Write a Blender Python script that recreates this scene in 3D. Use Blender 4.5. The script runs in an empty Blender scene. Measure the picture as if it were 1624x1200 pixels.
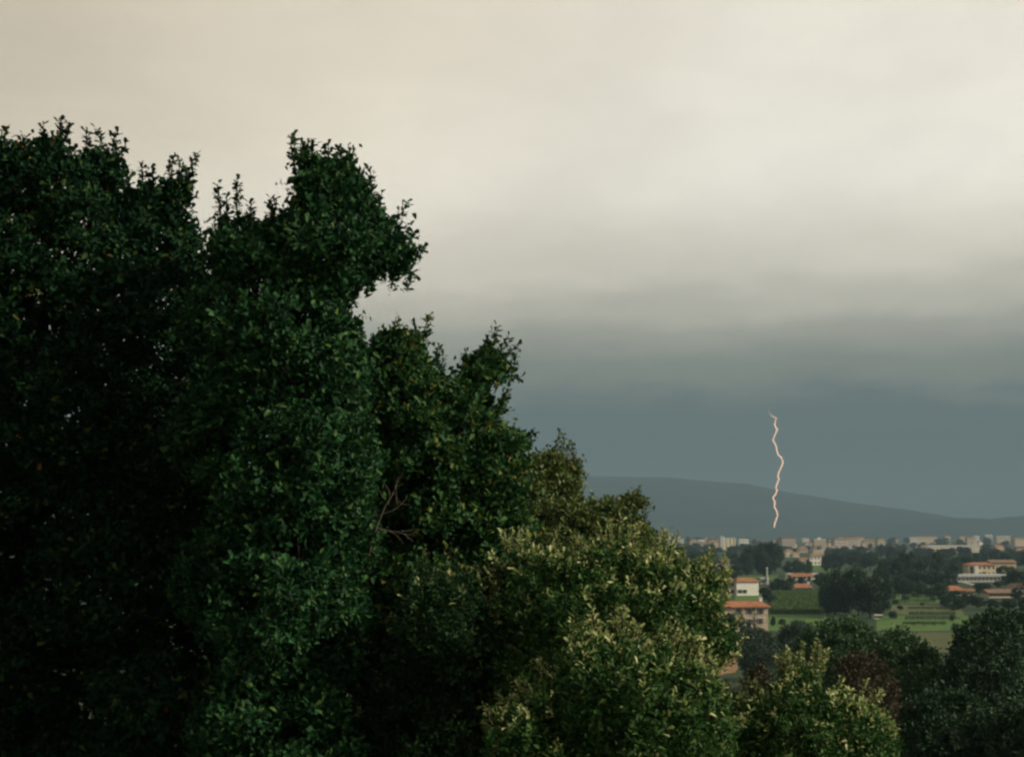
import bpy, math
import numpy as np
from mathutils import Vector

# ------------------------------------------------------------------ camera, sky, sun, exposure
scene = bpy.context.scene
col = scene.collection
EYE = 36.0                       # eye height above the plain (a terrace on the hillside)
FPX, CX, CY, HY = 2256.0, 812.0, 600.0, 845.0   # 50 mm lens on a 36 mm frame, photograph 1624 px wide
PITCH = math.atan((HY - CY) / FPX)

cd = bpy.data.cameras.new('camera')
cd.sensor_width = 36.0
cd.lens = 36.0 * FPX / 1624.0
cd.clip_start = 0.1
cd.clip_end = 80000
cam = bpy.data.objects.new('camera', cd)
cam.location = (0, 0, EYE)
cam.rotation_euler = (math.pi / 2 + PITCH, 0, 0)
col.objects.link(cam)
scene.camera = cam

SUN_AZ, SUN_EL = math.radians(104), math.radians(27)    # clockwise from the view direction

world = bpy.data.worlds.new('World')
scene.world = world
world.use_nodes = True
wt = world.node_tree
wt.nodes.clear()


def wn(kind, **kw):
    n = wt.nodes.new(kind)
    for k, v in kw.items():
        setattr(n, k, v)
    return n


def wmath(op, a, b=None, c=None):
    n = wn('ShaderNodeMath', operation=op)
    for i, v in enumerate((a, b, c)):
        if v is None:
            continue
        if isinstance(v, (int, float)):
            n.inputs[i].default_value = v
        else:
            wt.links.new(v, n.inputs[i])
    return n.outputs[0]


def srgb(r, g, b):
    f = lambda c: (c / 255 / 12.92) if c / 255 <= 0.04045 else ((c / 255 + 0.055) / 1.055) ** 2.4
    return (f(r), f(g), f(b), 1.0)


tc = wn('ShaderNodeTexCoord')
sep = wn('ShaderNodeSeparateXYZ')
wt.links.new(tc.outputs['Generated'], sep.inputs[0])
X, Y, Z = sep.outputs


def wnoise(sx, sy, sz, scale, detail, rough, off=(0, 0, 0)):
    m = wn('ShaderNodeMapping')
    m.inputs['Scale'].default_value = (sx, sy, sz)
    m.inputs['Location'].default_value = off
    wt.links.new(tc.outputs['Generated'], m.inputs['Vector'])
    n = wn('ShaderNodeTexNoise')
    n.inputs['Scale'].default_value = scale
    n.inputs['Detail'].default_value = detail
    n.inputs['Roughness'].default_value = rough
    wt.links.new(m.outputs[0], n.inputs['Vector'])
    return n.outputs['Fac']


broad = wnoise(1, 1, 2.0, 3.4, 3, 0.5, (1.3, 0.2, 0.0))
streak = wnoise(1, 1, 5.0, 4.2, 6, 0.62, (0.4, 2.1, 0.3))
wisp = wnoise(1, 1, 2.6, 6.5, 8, 0.66, (3.1, 0.7, 0.2))
patch = wnoise(1, 1, 1.6, 3.2, 2, 0.5, (5.2, 1.7, 0.9))
# elevation, pushed up and down by the cloud layers
t = wmath('ADD', wmath('SUBTRACT', Z, wmath('MULTIPLY', X, 0.03)), wmath('MULTIPLY', wmath('SUBTRACT', broad, 0.5), 0.050))
mott = wnoise(1, 1, 3.0, 15.0, 5, 0.6, (2.2, 4.1, 1.3))
t = wmath('ADD', t, wmath('MULTIPLY', wmath('SUBTRACT', mott, 0.5), 0.026))
t = wmath('ADD', t, wmath('MULTIPLY', wmath('SUBTRACT', streak, 0.5), 0.050))
ramp = wn('ShaderNodeValToRGB')
cr = ramp.color_ramp
cr.interpolation = 'EASE'
stops = [(0.0, (52, 64, 68)), (0.045, (62, 76, 79)), (0.074, (76, 88, 88)), (0.104, (130, 132, 120)),
         (0.134, (163, 160, 146)), (0.158, (192, 186, 170)), (0.184, (216, 209, 193)),
         (0.24, (236, 230, 216)), (0.34, (222, 215, 200)), (0.55, (165, 157, 147)), (1.0, (118, 115, 112))]  # overhead, out of view, the deck is darkened to cut ambient light
while len(cr.elements) < len(stops):
    cr.elements.new(0.5)
for e, (p, c) in zip(cr.elements, stops):
    e.position = p
    e.color = srgb(*c)
wt.links.new(t, ramp.inputs[0])
# the cloud deck is brighter on the sun's side, with faint wisps
side = wmath('MINIMUM', wmath('ADD', wmath('MULTIPLY', X, 0.62), 0.95), 1.05)
lift = wmath('MULTIPLY', wmath('SUBTRACT', Z, 0.10), 6.0)
lift_n = wn('ShaderNodeClamp')
wt.links.new(lift, lift_n.inputs[0])
sidem = wmath('ADD', wmath('MULTIPLY', wmath('SUBTRACT', side, 1.0), lift_n.outputs[0]), 1.0)
wfac = wmath('ADD', wmath('MULTIPLY', wmath('SUBTRACT', wisp, 0.5), 0.27), 1.0)
wfac = wmath('MULTIPLY', wfac, wmath('ADD', wmath('MULTIPLY', wmath('SUBTRACT', patch, 0.5), 0.42), 1.0))
fac = wmath('MULTIPLY', sidem, wfac)
mul = wn('ShaderNodeVectorMath', operation='SCALE')
wt.links.new(ramp.outputs[0], mul.inputs[0])
wt.links.new(fac, mul.inputs['Scale'])
bg_cloud = wn('ShaderNodeBackground')
bg_cloud.inputs['Strength'].default_value = 1.34
# away from the sun the deck turns beige
warm = wn('ShaderNodeMix', data_type='RGBA', blend_type='MULTIPLY')
for sck in warm.inputs:
    if sck.name == 'A' and sck.type == 'RGBA':
        wt.links.new(mul.outputs[0], sck)
    if sck.name == 'B' and sck.type == 'RGBA':
        sck.default_value = (1.0, 0.93, 0.83, 1)
wcl = wn('ShaderNodeClamp')
wt.links.new(wmath('MULTIPLY', wmath('ADD', wmath('MULTIPLY', X, -2.2), 0.35), lift_n.outputs[0]), wcl.inputs[0])
wt.links.new(wcl.outputs[0], warm.inputs[0])
wt.links.new([q for q in warm.outputs if q.type == 'RGBA'][0], bg_cloud.inputs['Color'])
sky = wn('ShaderNodeTexSky', sky_type='NISHITA')
sky.sun_disc = False
sky.sun_elevation = SUN_EL
sky.sun_rotation = SUN_AZ
bg_sky = wn('ShaderNodeBackground')
bg_sky.inputs['Strength'].default_value = 0.08
wt.links.new(sky.outputs[0], bg_sky.inputs['Color'])
mixs = wn('ShaderNodeMixShader')
mixs.inputs[0].default_value = 0.94          # nearly closed cloud cover
wt.links.new(bg_sky.outputs[0], mixs.inputs[1])
wt.links.new(bg_cloud.outputs[0], mixs.inputs[2])
wo = wn('ShaderNodeOutputWorld')
wt.links.new(mixs.outputs[0], wo.inputs['Surface'])

sd = bpy.data.lights.new('sun', 'SUN')
sd.energy = 5.0
sd.angle = math.radians(6)
sd.color = (1.0, 0.90, 0.70)
sun = bpy.data.objects.new('sun', sd)
sdir = Vector((math.sin(SUN_AZ) * math.cos(SUN_EL), math.cos(SUN_AZ) * math.cos(SUN_EL), math.sin(SUN_EL)))
sun.rotation_euler = sdir.to_track_quat('Z', 'Y').to_euler()
sun.location = (60, -60, 120)
col.objects.link(sun)

scene.view_settings.view_transform = 'Standard'
scene.view_settings.look = 'None'
scene.view_settings.exposure = 0.0
scene.view_settings.gamma = 1.0
scene.view_settings.use_curve_mapping = False
scene.render.engine = 'CYCLES'
scene.cycles.max_bounces = 6
scene.cycles.diffuse_bounces = 3
scene.cycles.glossy_bounces = 2
scene.cycles.transmission_bounces = 3
scene.cycles.volume_bounces = 1
scene.cycles.use_denoising = True
scene.cycles.filter_width = 2.5

# ------------------------------------------------------------------ helpers: rays, terrain, meshes, materials
CP, SP = math.cos(PITCH), math.sin(PITCH)


def raydir(px, py):
    u, v = (px - CX) / FPX, (CY - py) / FPX
    return np.array([u, CP - v * SP, SP + v * CP])


def at(px, py, D):
    d = raydir(px, py)
    return np.array([0, 0, EYE]) + d * (D / d[1])


SLOPE_Y = [-80, -20, 0, 5, 9, 14, 20, 40, 70, 100, 160, 250, 340, 420]
SLOPE_Z = [40, 35.6, 34.4, 33.4, 31.0, 28.6, 26.6, 23.2, 19.6, 16.6, 11.0, 4.0, 0.4, 0.0]


def gz(x, y):
    z = np.interp(y, SLOPE_Y, SLOPE_Z)
    k = np.clip(np.minimum((y - 20) / 60.0, (400 - y) / 120.0), 0, 1)
    return z + k * (0.8 * np.sin(x * 0.045 + 1.0) * np.sin(y * 0.037))


def ground_at(px, py):
    d = raydir(px, py)
    lo = 5.0
    for D in np.geomspace(10, 30000, 1500):
        p = np.array([0, 0, EYE]) + d * (D / d[1])
        if p[2] < gz(p[0], p[1]):
            for _ in range(30):
                m = (lo + D) / 2
                q = np.array([0, 0, EYE]) + d * (m / d[1])
                if q[2] < gz(q[0], q[1]):
                    D = m
                else:
                    lo = m
            q = np.array([0, 0, EYE]) + d * (D / d[1])
            q[2] = gz(q[0], q[1])
            return q
        lo = D
    return p


def np_mesh(name, V, T, midx=None, mats=(), smooth=False):
    V = np.asarray(V, np.float32)
    T = np.asarray(T, np.int32)
    me = bpy.data.meshes.new(name)
    me.vertices.add(len(V))
    me.vertices.foreach_set('co', V.ravel())
    k = T.shape[1]
    me.loops.add(T.size)
    me.loops.foreach_set('vertex_index', T.ravel())
    me.polygons.add(len(T))
    me.polygons.foreach_set('loop_start', np.arange(0, T.size, k, dtype=np.int32))
    for m in mats:
        me.materials.append(m)
    if midx is not None:
        me.polygons.foreach_set('material_index', np.asarray(midx, np.int32))
    me.polygons.foreach_set('use_smooth', np.full(len(T), smooth))
    me.update(calc_edges=True)
    return me


def link(name, me, parent=None, loc=None, kind=None):
    o = bpy.data.objects.new(name, me)
    col.objects.link(o)
    if parent is not None:
        o.parent = parent
    if loc is not None:
        o.location = loc
    if kind:
        o['kind'] = kind
    return o


def tag(o, label, cat, group=None):
    o['label'] = label
    o['category'] = cat
    if group:
        o['group'] = group
    return o


def thing(name, label, cat, loc=(0, 0, 0), rz=0.0, group=None):
    o = bpy.data.objects.new(name, None)
    o.empty_display_size = 0.5
    col.objects.link(o)
    o.location = [float(v) for v in loc]
    o.rotation_euler = (0, 0, rz)
    return tag(o, label, cat, group)


def material(name, build):
    m = bpy.data.materials.new(name)
    m.use_nodes = True
    nt = m.node_tree
    b = nt.nodes['Principled BSDF']
    build(nt, b)
    return m


def nramp(nt, src, stops):
    r = nt.nodes.new('ShaderNodeValToRGB')
    while len(r.color_ramp.elements) < len(stops):
        r.color_ramp.elements.new(0.5)
    for e, (p, c) in zip(r.color_ramp.elements, stops):
        e.position = p
        e.color = (*c, 1.0)
    nt.links.new(src, r.inputs[0])
    return r.outputs[0]


def noise_mat(name, stops, scale=1.0, detail=6, rough=0.9, coords='Object', bump=0.0, stretch=(1, 1, 1), spec=0.2):
    def build(nt, b):
        tcn = nt.nodes.new('ShaderNodeTexCoord')
        mp = nt.nodes.new('ShaderNodeMapping')
        mp.inputs['Scale'].default_value = stretch
        nt.links.new(tcn.outputs[coords], mp.inputs['Vector'])
        n = nt.nodes.new('ShaderNodeTexNoise')
        n.inputs['Scale'].default_value = scale
        n.inputs['Detail'].default_value = detail
        n.inputs['Roughness'].default_value = 0.62
        nt.links.new(mp.outputs[0], n.inputs['Vector'])
        nt.links.new(nramp(nt, n.outputs['Fac'], stops), b.inputs['Base Color'])
        b.inputs['Roughness'].default_value = rough
        b.inputs['Specular IOR Level'].default_value = spec
        if bump:
            bn = nt.nodes.new('ShaderNodeBump')
            bn.inputs['Strength'].default_value = bump
            nt.links.new(n.outputs['Fac'], bn.inputs['Height'])
            nt.links.new(bn.outputs[0], b.inputs['Normal'])
    return material(name, build)


def leaf_mat(name, stops, rough=0.5, spec=0.35, trans=0.25, objvar=0.0):
    """Every leaf has its own tone (mesh island), translucent when lit from behind."""
    def build(nt, b):
        g = nt.nodes.new('ShaderNodeNewGeometry')
        colr = nramp(nt, g.outputs['Random Per Island'], stops)
        if objvar:
            oi = nt.nodes.new('ShaderNodeObjectInfo')
            hs = nt.nodes.new('ShaderNodeHueSaturation')
            m1 = nt.nodes.new('ShaderNodeMapRange')
            m1.inputs['To Min'].default_value = 1 - objvar
            m1.inputs['To Max'].default_value = 1 + objvar
            nt.links.new(oi.outputs['Random'], m1.inputs['Value'])
            nt.links.new(m1.outputs[0], hs.inputs['Value'])
            m2 = nt.nodes.new('ShaderNodeMath')
            m2.operation = 'FRACT'
            m3 = nt.nodes.new('ShaderNodeMath')
            m3.operation = 'MULTIPLY'
            m3.inputs[1].default_value = 7.31
            nt.links.new(oi.outputs['Random'], m3.inputs[0])
            nt.links.new(m3.outputs[0], m2.inputs[0])
            m4 = nt.nodes.new('ShaderNodeMapRange')
            m4.inputs['To Min'].default_value = 0.47
            m4.inputs['To Max'].default_value = 0.53
            nt.links.new(m2.outputs[0], m4.inputs['Value'])
            nt.links.new(m4.outputs[0], hs.inputs['Hue'])
            nt.links.new(colr, hs.inputs['Color'])
            colr = hs.outputs[0]
        nt.links.new(colr, b.inputs['Base Color'])
        b.inputs['Roughness'].default_value = rough
        b.inputs['Specular IOR Level'].default_value = spec
        tr = nt.nodes.new('ShaderNodeBsdfTranslucent')
        nt.links.new(colr, tr.inputs['Color'])
        mx = nt.nodes.new('ShaderNodeMixShader')
        mx.inputs[0].default_value = trans
        nt.links.new(b.outputs[0], mx.inputs[1])
        nt.links.new(tr.outputs[0], mx.inputs[2])
        nt.links.new(mx.outputs[0], nt.nodes['Material Output'].inputs['Surface'])
    return material(name, build)


M = {}
M['oak'] = leaf_mat('oak_leaf_shaded', [(0.0, (0.003, 0.015, 0.007)), (0.5, (0.006, 0.028, 0.011)), (0.9, (0.013, 0.044, 0.015)),  # shade over the tall oak is put into this lowered leaf colour
                                 (0.985, (0.05, 0.08, 0.02)), (0.9975, (0.06, 0.09, 0.02)), (0.999, (0.28, 0.075, 0.022))], rough=0.65, spec=0.07, trans=0.12)
M['oak_head'] = leaf_mat('oak_leaf_fresh', [(0.0, (0.004, 0.020, 0.009)), (0.5, (0.010, 0.044, 0.015)), (0.85, (0.026, 0.085, 0.027)), (1.0, (0.07, 0.13, 0.034))], rough=0.55, spec=0.12, trans=0.2)
M['oak_mid'] = leaf_mat('oak_leaf_lighter', [(0.0, (0.005, 0.026, 0.010)), (0.5, (0.017, 0.062, 0.019)), (0.85, (0.048, 0.118, 0.030)),
                                             (0.96, (0.12, 0.15, 0.03)), (0.995, (0.12, 0.15, 0.03)), (0.998, (0.28, 0.09, 0.025))], rough=0.55, spec=0.14)
M['oak_yellow'] = leaf_mat('oak_leaf_yellowish', [(0.0, (0.020, 0.046, 0.012)), (0.5, (0.054, 0.094, 0.022)), (0.9, (0.12, 0.155, 0.034)),
                                                  (1.0, (0.20, 0.16, 0.04))], rough=0.5)
M['evergreen'] = leaf_mat('evergreen_leaf', [(0.0, (0.008, 0.034, 0.011)), (0.6, (0.030, 0.084, 0.020)), (0.95, (0.080, 0.145, 0.034)),
                                             (1.0, (0.10, 0.12, 0.05))], rough=0.55, spec=0.14)
M['evergreen_shaded'] = leaf_mat('shaded_evergreen_leaf', [(0.0, (0.005, 0.022, 0.010)), (0.6, (0.015, 0.048, 0.016)), (1.0, (0.045, 0.085, 0.026))], rough=0.55, spec=0.12)  # evergreen leaf darkened: the shade on the shrub is put into its colour
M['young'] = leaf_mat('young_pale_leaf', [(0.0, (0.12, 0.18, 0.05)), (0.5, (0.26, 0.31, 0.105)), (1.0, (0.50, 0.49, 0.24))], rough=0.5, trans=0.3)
M['rust'] = leaf_mat('rusty_leaf', [(0.0, (0.012, 0.028, 0.010)), (0.4, (0.03, 0.028, 0.012)), (0.7, (0.042, 0.028, 0.013)), (1.0, (0.070, 0.042, 0.018))], rough=0.7)
M['wood_tree'] = leaf_mat('woodland_leaf', [(0.0, (0.012, 0.038, 0.016)), (0.6, (0.030, 0.082, 0.028)), (1.0, (0.065, 0.125, 0.038))], rough=0.55)
M['dark_tree'] = leaf_mat('dark_woodland_leaf', [(0.0, (0.005, 0.021, 0.009)), (0.6, (0.013, 0.044, 0.015)), (1.0, (0.026, 0.072, 0.022))], rough=0.6)
M['grey_leaf'] = leaf_mat('grey_green_leaf', [(0.0, (0.014, 0.036, 0.020)), (0.6, (0.032, 0.066, 0.036)), (1.0, (0.07, 0.10, 0.06))], rough=0.6)
M['far_leaf'] = leaf_mat('distant_leaf', [(0.0, (0.007, 0.024, 0.013)), (0.6, (0.020, 0.052, 0.024)), (1.0, (0.050, 0.090, 0.034))], rough=0.7, objvar=0.4)
M['crop'] = leaf_mat('crop_leaf', [(0.0, (0.035, 0.085, 0.018)), (1.0, (0.095, 0.150, 0.034))], rough=0.7)
M['bark'] = noise_mat('bark', [(0.3, (0.010, 0.009, 0.007)), (0.7, (0.028, 0.025, 0.020))], scale=9, bump=0.6, stretch=(1, 1, 0.25))
M['dry_wood'] = noise_mat('dry_wood', [(0.3, (0.05, 0.038, 0.030)), (0.7, (0.11, 0.085, 0.068))], scale=14)
M['grass'] = noise_mat('meadow', [(0.25, (0.012, 0.028, 0.011)), (0.5, (0.026, 0.052, 0.018)), (0.75, (0.050, 0.078, 0.026))], scale=0.02, detail=9)
M['meadow_light'] = noise_mat('cut_meadow', [(0.3, (0.050, 0.115, 0.022)), (0.7, (0.105, 0.180, 0.038))], scale=0.12, detail=6)
M['meadow_olive'] = noise_mat('olive_meadow', [(0.3, (0.060, 0.075, 0.026)), (0.7, (0.10, 0.115, 0.040))], scale=0.12, detail=6)
M['stubble'] = noise_mat('stubble', [(0.3, (0.065, 0.092, 0.028)), (0.7, (0.12, 0.130, 0.048))], scale=0.2)
M['earth'] = noise_mat('bare_earth', [(0.3, (0.18, 0.10, 0.05)), (0.7, (0.34, 0.20, 0.10))], scale=0.3, bump=0.3)
M['track'] = noise_mat('gravel_track', [(0.3, (0.28, 0.27, 0.24)), (0.7, (0.40, 0.38, 0.34))], scale=0.5)
M['hill'] = noise_mat('wooded_hill', [(0.3, (0.016, 0.028, 0.026)), (0.55, (0.028, 0.042, 0.036)), (0.75, (0.046, 0.060, 0.046))], scale=0.0035, detail=10, rough=1.0, spec=0.0)

# ------------------------------------------------------------------ the ground, one sheet to the horizon, and the hills
HILL_D = 12000.0
ridge_px = [(-2500, 790), (-900, 770), (0, 748), (500, 744), (800, 752), (950, 757), (1060, 757), (1120, 764), (1180, 768), (1230, 780),
            (1290, 791), (1350, 799), (1400, 806), (1450, 814), (1520, 824), (1624, 830), (1900, 834), (2600, 830), (4500, 826)]
near_px = [(-3000, 846), (900, 846), (1300, 845), (1370, 836), (1420, 822), (1470, 816), (1530, 814), (1570, 817), (1624, 811), (1700, 808), (1850, 815), (2100, 812), (2600, 822), (4500, 832)]


def hill_z(x, y):
    """Main ridge at 12 km and a lower spur at 9.5 km."""
    px = CX + x / HILL_D * FPX
    top = EYE + (HY - np.interp(px, [p[0] for p in ridge_px], [p[1] for p in ridge_px])) / FPX * HILL_D
    s = np.clip((y - 8600) / (HILL_D - 8600), 0, 1)
    f = np.where(y < HILL_D, s * s * (3 - 2 * s), np.clip(1 - (y - HILL_D) / 5000, 0, 1))
    rg = np.sin(x * 0.0031 + y * 0.0011) * 0.5 + np.sin(x * 0.0072 - y * 0.0031 + 1) * 0.3 + np.sin(x * 0.017 + y * 0.009) * 0.14 + np.sin(x * 0.041 + y * 0.02) * 0.06
    z = top * f + rg * 40 * f * (1 - f) * 2.2 + rg * 5 * f
    D2 = 9400.0
    px2 = CX + x / D2 * FPX
    top2 = np.maximum(0, EYE + (HY - np.interp(px2, [p[0] for p in near_px], [p[1] for p in near_px])) / FPX * D2 - 30)
    s2 = np.clip(1 - np.abs(y - D2) / 900, 0, 1)
    f2 = s2 * s2 * (3 - 2 * s2)
    rough_ = np.sin(x * 0.113 + y * 0.07) * np.sin(x * 0.071 - y * 0.05) + 0.7 * np.sin(x * 0.19 + 2.0)
    z = z + rough_ * 3.0 * np.clip(f * 3, 0, 1)
    z2 = (top2 + rough_ * 2.5 * np.clip(top2 / 60, 0, 1) + rg * 9 * np.clip(top2 / 60, 0, 1)) * f2
    return np.maximum(z, z2) - 1.0


def grid_mesh(name, xs, ys, zf, mats):
    gx, gy = np.meshgrid(xs, ys)
    V = np.stack([gx, gy, zf(gx, gy)], -1).reshape(-1, 3)
    nx, ny = len(xs), len(ys)
    i = np.arange(nx * ny).reshape(ny, nx)
    T = np.stack([i[:-1, :-1], i[:-1, 1:], i[1:, 1:], i[1:, :-1]], -1).reshape(-1, 4)
    return np_mesh(name, V, T, mats=mats, smooth=True)


ys = np.concatenate([np.arange(-80, 30, 2.0), np.arange(30, 430, 6.0), np.geomspace(430, 40000, 60)])
xp = np.concatenate([np.arange(0, 200, 8.0), np.geomspace(200, 30000, 40)])
xs = np.concatenate([-xp[:0:-1], xp])
g = link('ground', grid_mesh('ground', xs, ys, gz, [M['grass']]), kind='structure')
g['label'] = 'green hillside running down to the cultivated plain'
hm = grid_mesh('hills', np.arange(-9000, 14000, 55.0), np.concatenate([np.arange(8450, 10400, 60.0), np.arange(10400, 12800, 80.0), np.arange(12800, 17200, 400.0)]), hill_z, [M['hill']])
h = link('hills', hm, kind='structure')
h['label'] = 'long wooded ridge beyond the town, blue with haze'


def ground_patch(name, pts, m, lift, label):
    """A field: a polygon of ground points a hand's breadth above the sheet below."""
    P = [ground_at(*p) for p in pts]
    V = [(p[0], p[1], gz(p[0], p[1]) + lift) for p in P]
    me = bpy.data.meshes.new(name)
    me.from_pydata([tuple(map(float, v)) for v in V], [], [list(range(len(V)))])
    me.materials.append(m)
    me.update()
    o = link(name, me, kind='structure')
    o['label'] = label
    return o


ground_patch('field', [(1166, 918.5), (1236, 918.5), (1234, 911), (1172, 911)], M['meadow_light'], 0.05, 'pale strip of meadow behind the white house')
ground_patch('field', [(1280, 907), (1316, 907), (1314, 892.5), (1284, 892.5)], M['meadow_light'], 0.05, 'bright meadow below the white villa')
ground_patch('field', [(1190, 1000), (1330, 1000), (1330, 973), (1208, 973)], M['meadow_light'], 0.05, 'light green meadow beside the stone farmhouse')
ground_patch('field', [(1165, 952), (1212, 952), (1208, 942.5), (1166, 942.5)], M['meadow_light'], 0.05, 'patch of lawn below the white house')
ground_patch('field', [(1415, 956), (1520, 956), (1518, 932), (1412, 932)], M['meadow_light'], 0.05, 'green field behind the vine rows')
ground_patch('field', [(1412, 972), (1440, 974), (1480, 973), (1530, 976), (1524, 963), (1490, 961), (1470, 958.5), (1415, 959)], M['stubble'], 0.05, 'yellow stubble strip between the vine rows')
ground_patch('field', [(1390, 1000), (1540, 1000), (1535, 976), (1390, 976)], M['meadow_light'], 0.05, 'light green cultivated strip below the vine rows')
ground_patch('field', [(1400, 1034), (1545, 1034), (1541, 1002), (1400, 1002)], M['meadow_olive'], 0.05, 'olive coloured field beside the dark trees')
ground_patch('bare_earth', [(1115, 1064), (1140, 1071), (1152, 1068), (1166, 1066), (1171, 1058), (1167, 1049), (1172, 1041), (1150, 1037), (1125, 1041)], M['earth'], 0.05, 'patch of bare orange earth at the foot of the hill')

# the haze: even air round everything, bottom below the ground, the sky outside
HX0, HX1, HY0, HY1, HZ0, HZ1 = -32000, 32000, -120, 41000, -2.5, 900
hv = [(x, y, z) for z in (HZ0, HZ1) for y in (HY0, HY1) for x in (HX0, HX1)]
hf = [(0, 2, 3, 1), (4, 5, 7, 6), (0, 1, 5, 4), (2, 6, 7, 3), (0, 4, 6, 2), (1, 3, 7, 5)]
hme = bpy.data.meshes.new('haze')
hme.from_pydata(hv, [], hf)
hmat = bpy.data.materials.new('haze_air')
hmat.use_nodes = True
hmat.node_tree.nodes.clear()
pv = hmat.node_tree.nodes.new('ShaderNodeVolumePrincipled')
pv.inputs['Color'].default_value = (0.258, 0.372, 0.468, 1)
pv.inputs['Density'].default_value = 1.2e-4
pv.inputs['Anisotropy'].default_value = 0.0
ho = hmat.node_tree.nodes.new('ShaderNodeOutputMaterial')
hmat.node_tree.links.new(pv.outputs[0], ho.inputs['Volume'])
hme.materials.append(hmat)
hz = link('haze', hme, kind='stuff')
hz['label'] = 'thin blue-grey rain haze filling the valley air'
hz['category'] = 'haze'

# ------------------------------------------------------------------ foliage
rng = np.random.default_rng(11)


def unit(v):
    return v / np.maximum(np.linalg.norm(v, axis=-1, keepdims=True), 1e-9)


LOBED = (np.array([(0, 0, 0), (0.34, 0.17, 0.05), (0.78, 0.27, 0.05), (1.0, 0, -0.10), (0.78, -0.27, 0.05), (0.34, -0.17, 0.05), (0.5, 0, -0.01)]),
         np.array([(6, 0, 5), (6, 5, 4), (6, 4, 3), (6, 3, 2), (6, 2, 1), (6, 1, 0)]))
FOLD = (np.array([(0, 0, 0), (0.55, -0.27, 0.06), (1, 0, -0.06), (0.55, 0.27, 0.06)]), np.array([(0, 1, 2), (0, 2, 3)]))


class Leaves:
    """Collects leaves; one mesh at the end."""
    def __init__(self):
        self.V, self.T, self.I, self.n = [], [], [], 0

    def add(self, P, D, N, L, tpl, mi, wide=1.0):
        if len(P) == 0:
            return
        D = unit(D)
        B = unit(np.cross(N, D))
        N = np.cross(D, B)
        tv, tt = tpl
        L = np.broadcast_to(L, (len(P),))[:, None, None]
        V = P[:, None, :] + L * (tv[None, :, 0:1] * D[:, None, :] + wide * tv[None, :, 1:2] * B[:, None, :] + tv[None, :, 2:3] * N[:, None, :])
        T = tt[None] + (np.arange(len(P)) * len(tv))[:, None, None] + self.n
        self.V.append(V.reshape(-1, 3))
        self.T.append(T.reshape(-1, 3))
        self.I.append(np.repeat(np.broadcast_to(mi, (len(P),)), len(tt)))
        self.n += len(P) * len(tv)

    def clump(self, c, r, nt, k, L, tpl, mi=0, mi_tip=None, tip_p=0.0, up=0.45, wide=1.0, shell=0.45):
        d = unit(rng.normal(size=(nt, 3)))
        rad = rng.random(nt) ** shell * (0.9 + 0.25 * rng.random(nt))
        tip = c + d * r * rad[:, None]
        td = unit(d + np.array([0, 0, up]) + 0.45 * rng.normal(size=(nt, 3)))
        self.twigs(tip, td, k, L, tpl, mi, mi_tip, tip_p, wide, d, rad)

    def twigs(self, tip, td, k, L, tpl, mi=0, mi_tip=None, tip_p=0.0, wide=1.0, d=None, rad=None, tl=2.6):
        nt = len(tip)
        e1 = unit(np.cross(td, rng.normal(size=(nt, 3))))
        e2 = np.cross(td, e1)
        up = np.array([0, 0, 1.0])
        sun_v = np.array(sdir)
        pick = rng.random(nt)
        for j in range(k):
            s = (j + 0.5) / k
            ph = 2.4 * j + rng.random(nt) * 0.8
            rd = np.cos(ph)[:, None] * e1 + np.sin(ph)[:, None] * e2
            P = tip - td * (L * tl * (1 - s)) + 0.12 * L * rng.normal(size=(nt, 3))
            D = td * (0.25 + 0.6 * s) + rd * (1.05 - 0.45 * s) + 0.2 * rng.normal(size=(nt, 3))
            N = td * 0.7 + up * 0.55 + 0.45 * rng.normal(size=(nt, 3))
            size = L * (0.5 + 0.8 * rng.random(nt)) * (1.0 - 0.2 * abs(s - 0.6))
            m = np.full(nt, mi)
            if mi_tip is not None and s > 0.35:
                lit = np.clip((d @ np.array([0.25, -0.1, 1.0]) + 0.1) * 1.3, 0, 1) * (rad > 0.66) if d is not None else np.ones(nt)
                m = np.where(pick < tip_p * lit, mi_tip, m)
            self.add(P, D, N, size, tpl, m, wide)

    def mesh(self, name, mats):
        return np_mesh(name, np.concatenate(self.V), np.concatenate(self.T), np.concatenate(self.I), mats)


def tubes(name, paths, mat, sides=5):
    """paths: list of (points, radii); one mesh of tapering round stems."""
    V, T, n = [], [], 0
    for pts, rad in paths:
        pts = np.asarray(pts, float)
        tn = unit(np.gradient(pts, axis=0))
        ref = np.where(np.abs(tn[:, 2:3]) > 0.9, np.array([[1.0, 0, 0]]), np.array([[0, 0, 1.0]]))
        e1 = unit(np.cross(tn, ref))
        e2 = np.cross(tn, e1)
        a = np.arange(sides) * 2 * math.pi / sides
        ring = np.cos(a)[None, :, None] * e1[:, None, :] + np.sin(a)[None, :, None] * e2[:, None, :]
        R = pts[:, None, :] + ring * np.asarray(rad)[:, None, None]
        m = len(pts)
        V.append(R.reshape(-1, 3))
        i = np.arange(m * sides).reshape(m, sides) + n
        q = np.stack([i[:-1], np.roll(i, -1, 1)[:-1], np.roll(i, -1, 1)[1:], i[1:]], -1).reshape(-1, 4)
        T.append(q)
        n += m * sides
    return np_mesh(name, np.concatenate(V), np.concatenate(T), mats=[mat], smooth=True)


def bent(a, b, r0, r1, n=5, wob=0.06):
    a, b = np.asarray(a, float), np.asarray(b, float)
    s = np.linspace(0, 1, n)[:, None]
    L = np.linalg.norm(b - a)
    p = a + (b - a) * s + np.sin(s * math.pi) * rng.normal(size=3) * wob * L
    return p, np.linspace(r0, r1, n)


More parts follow.
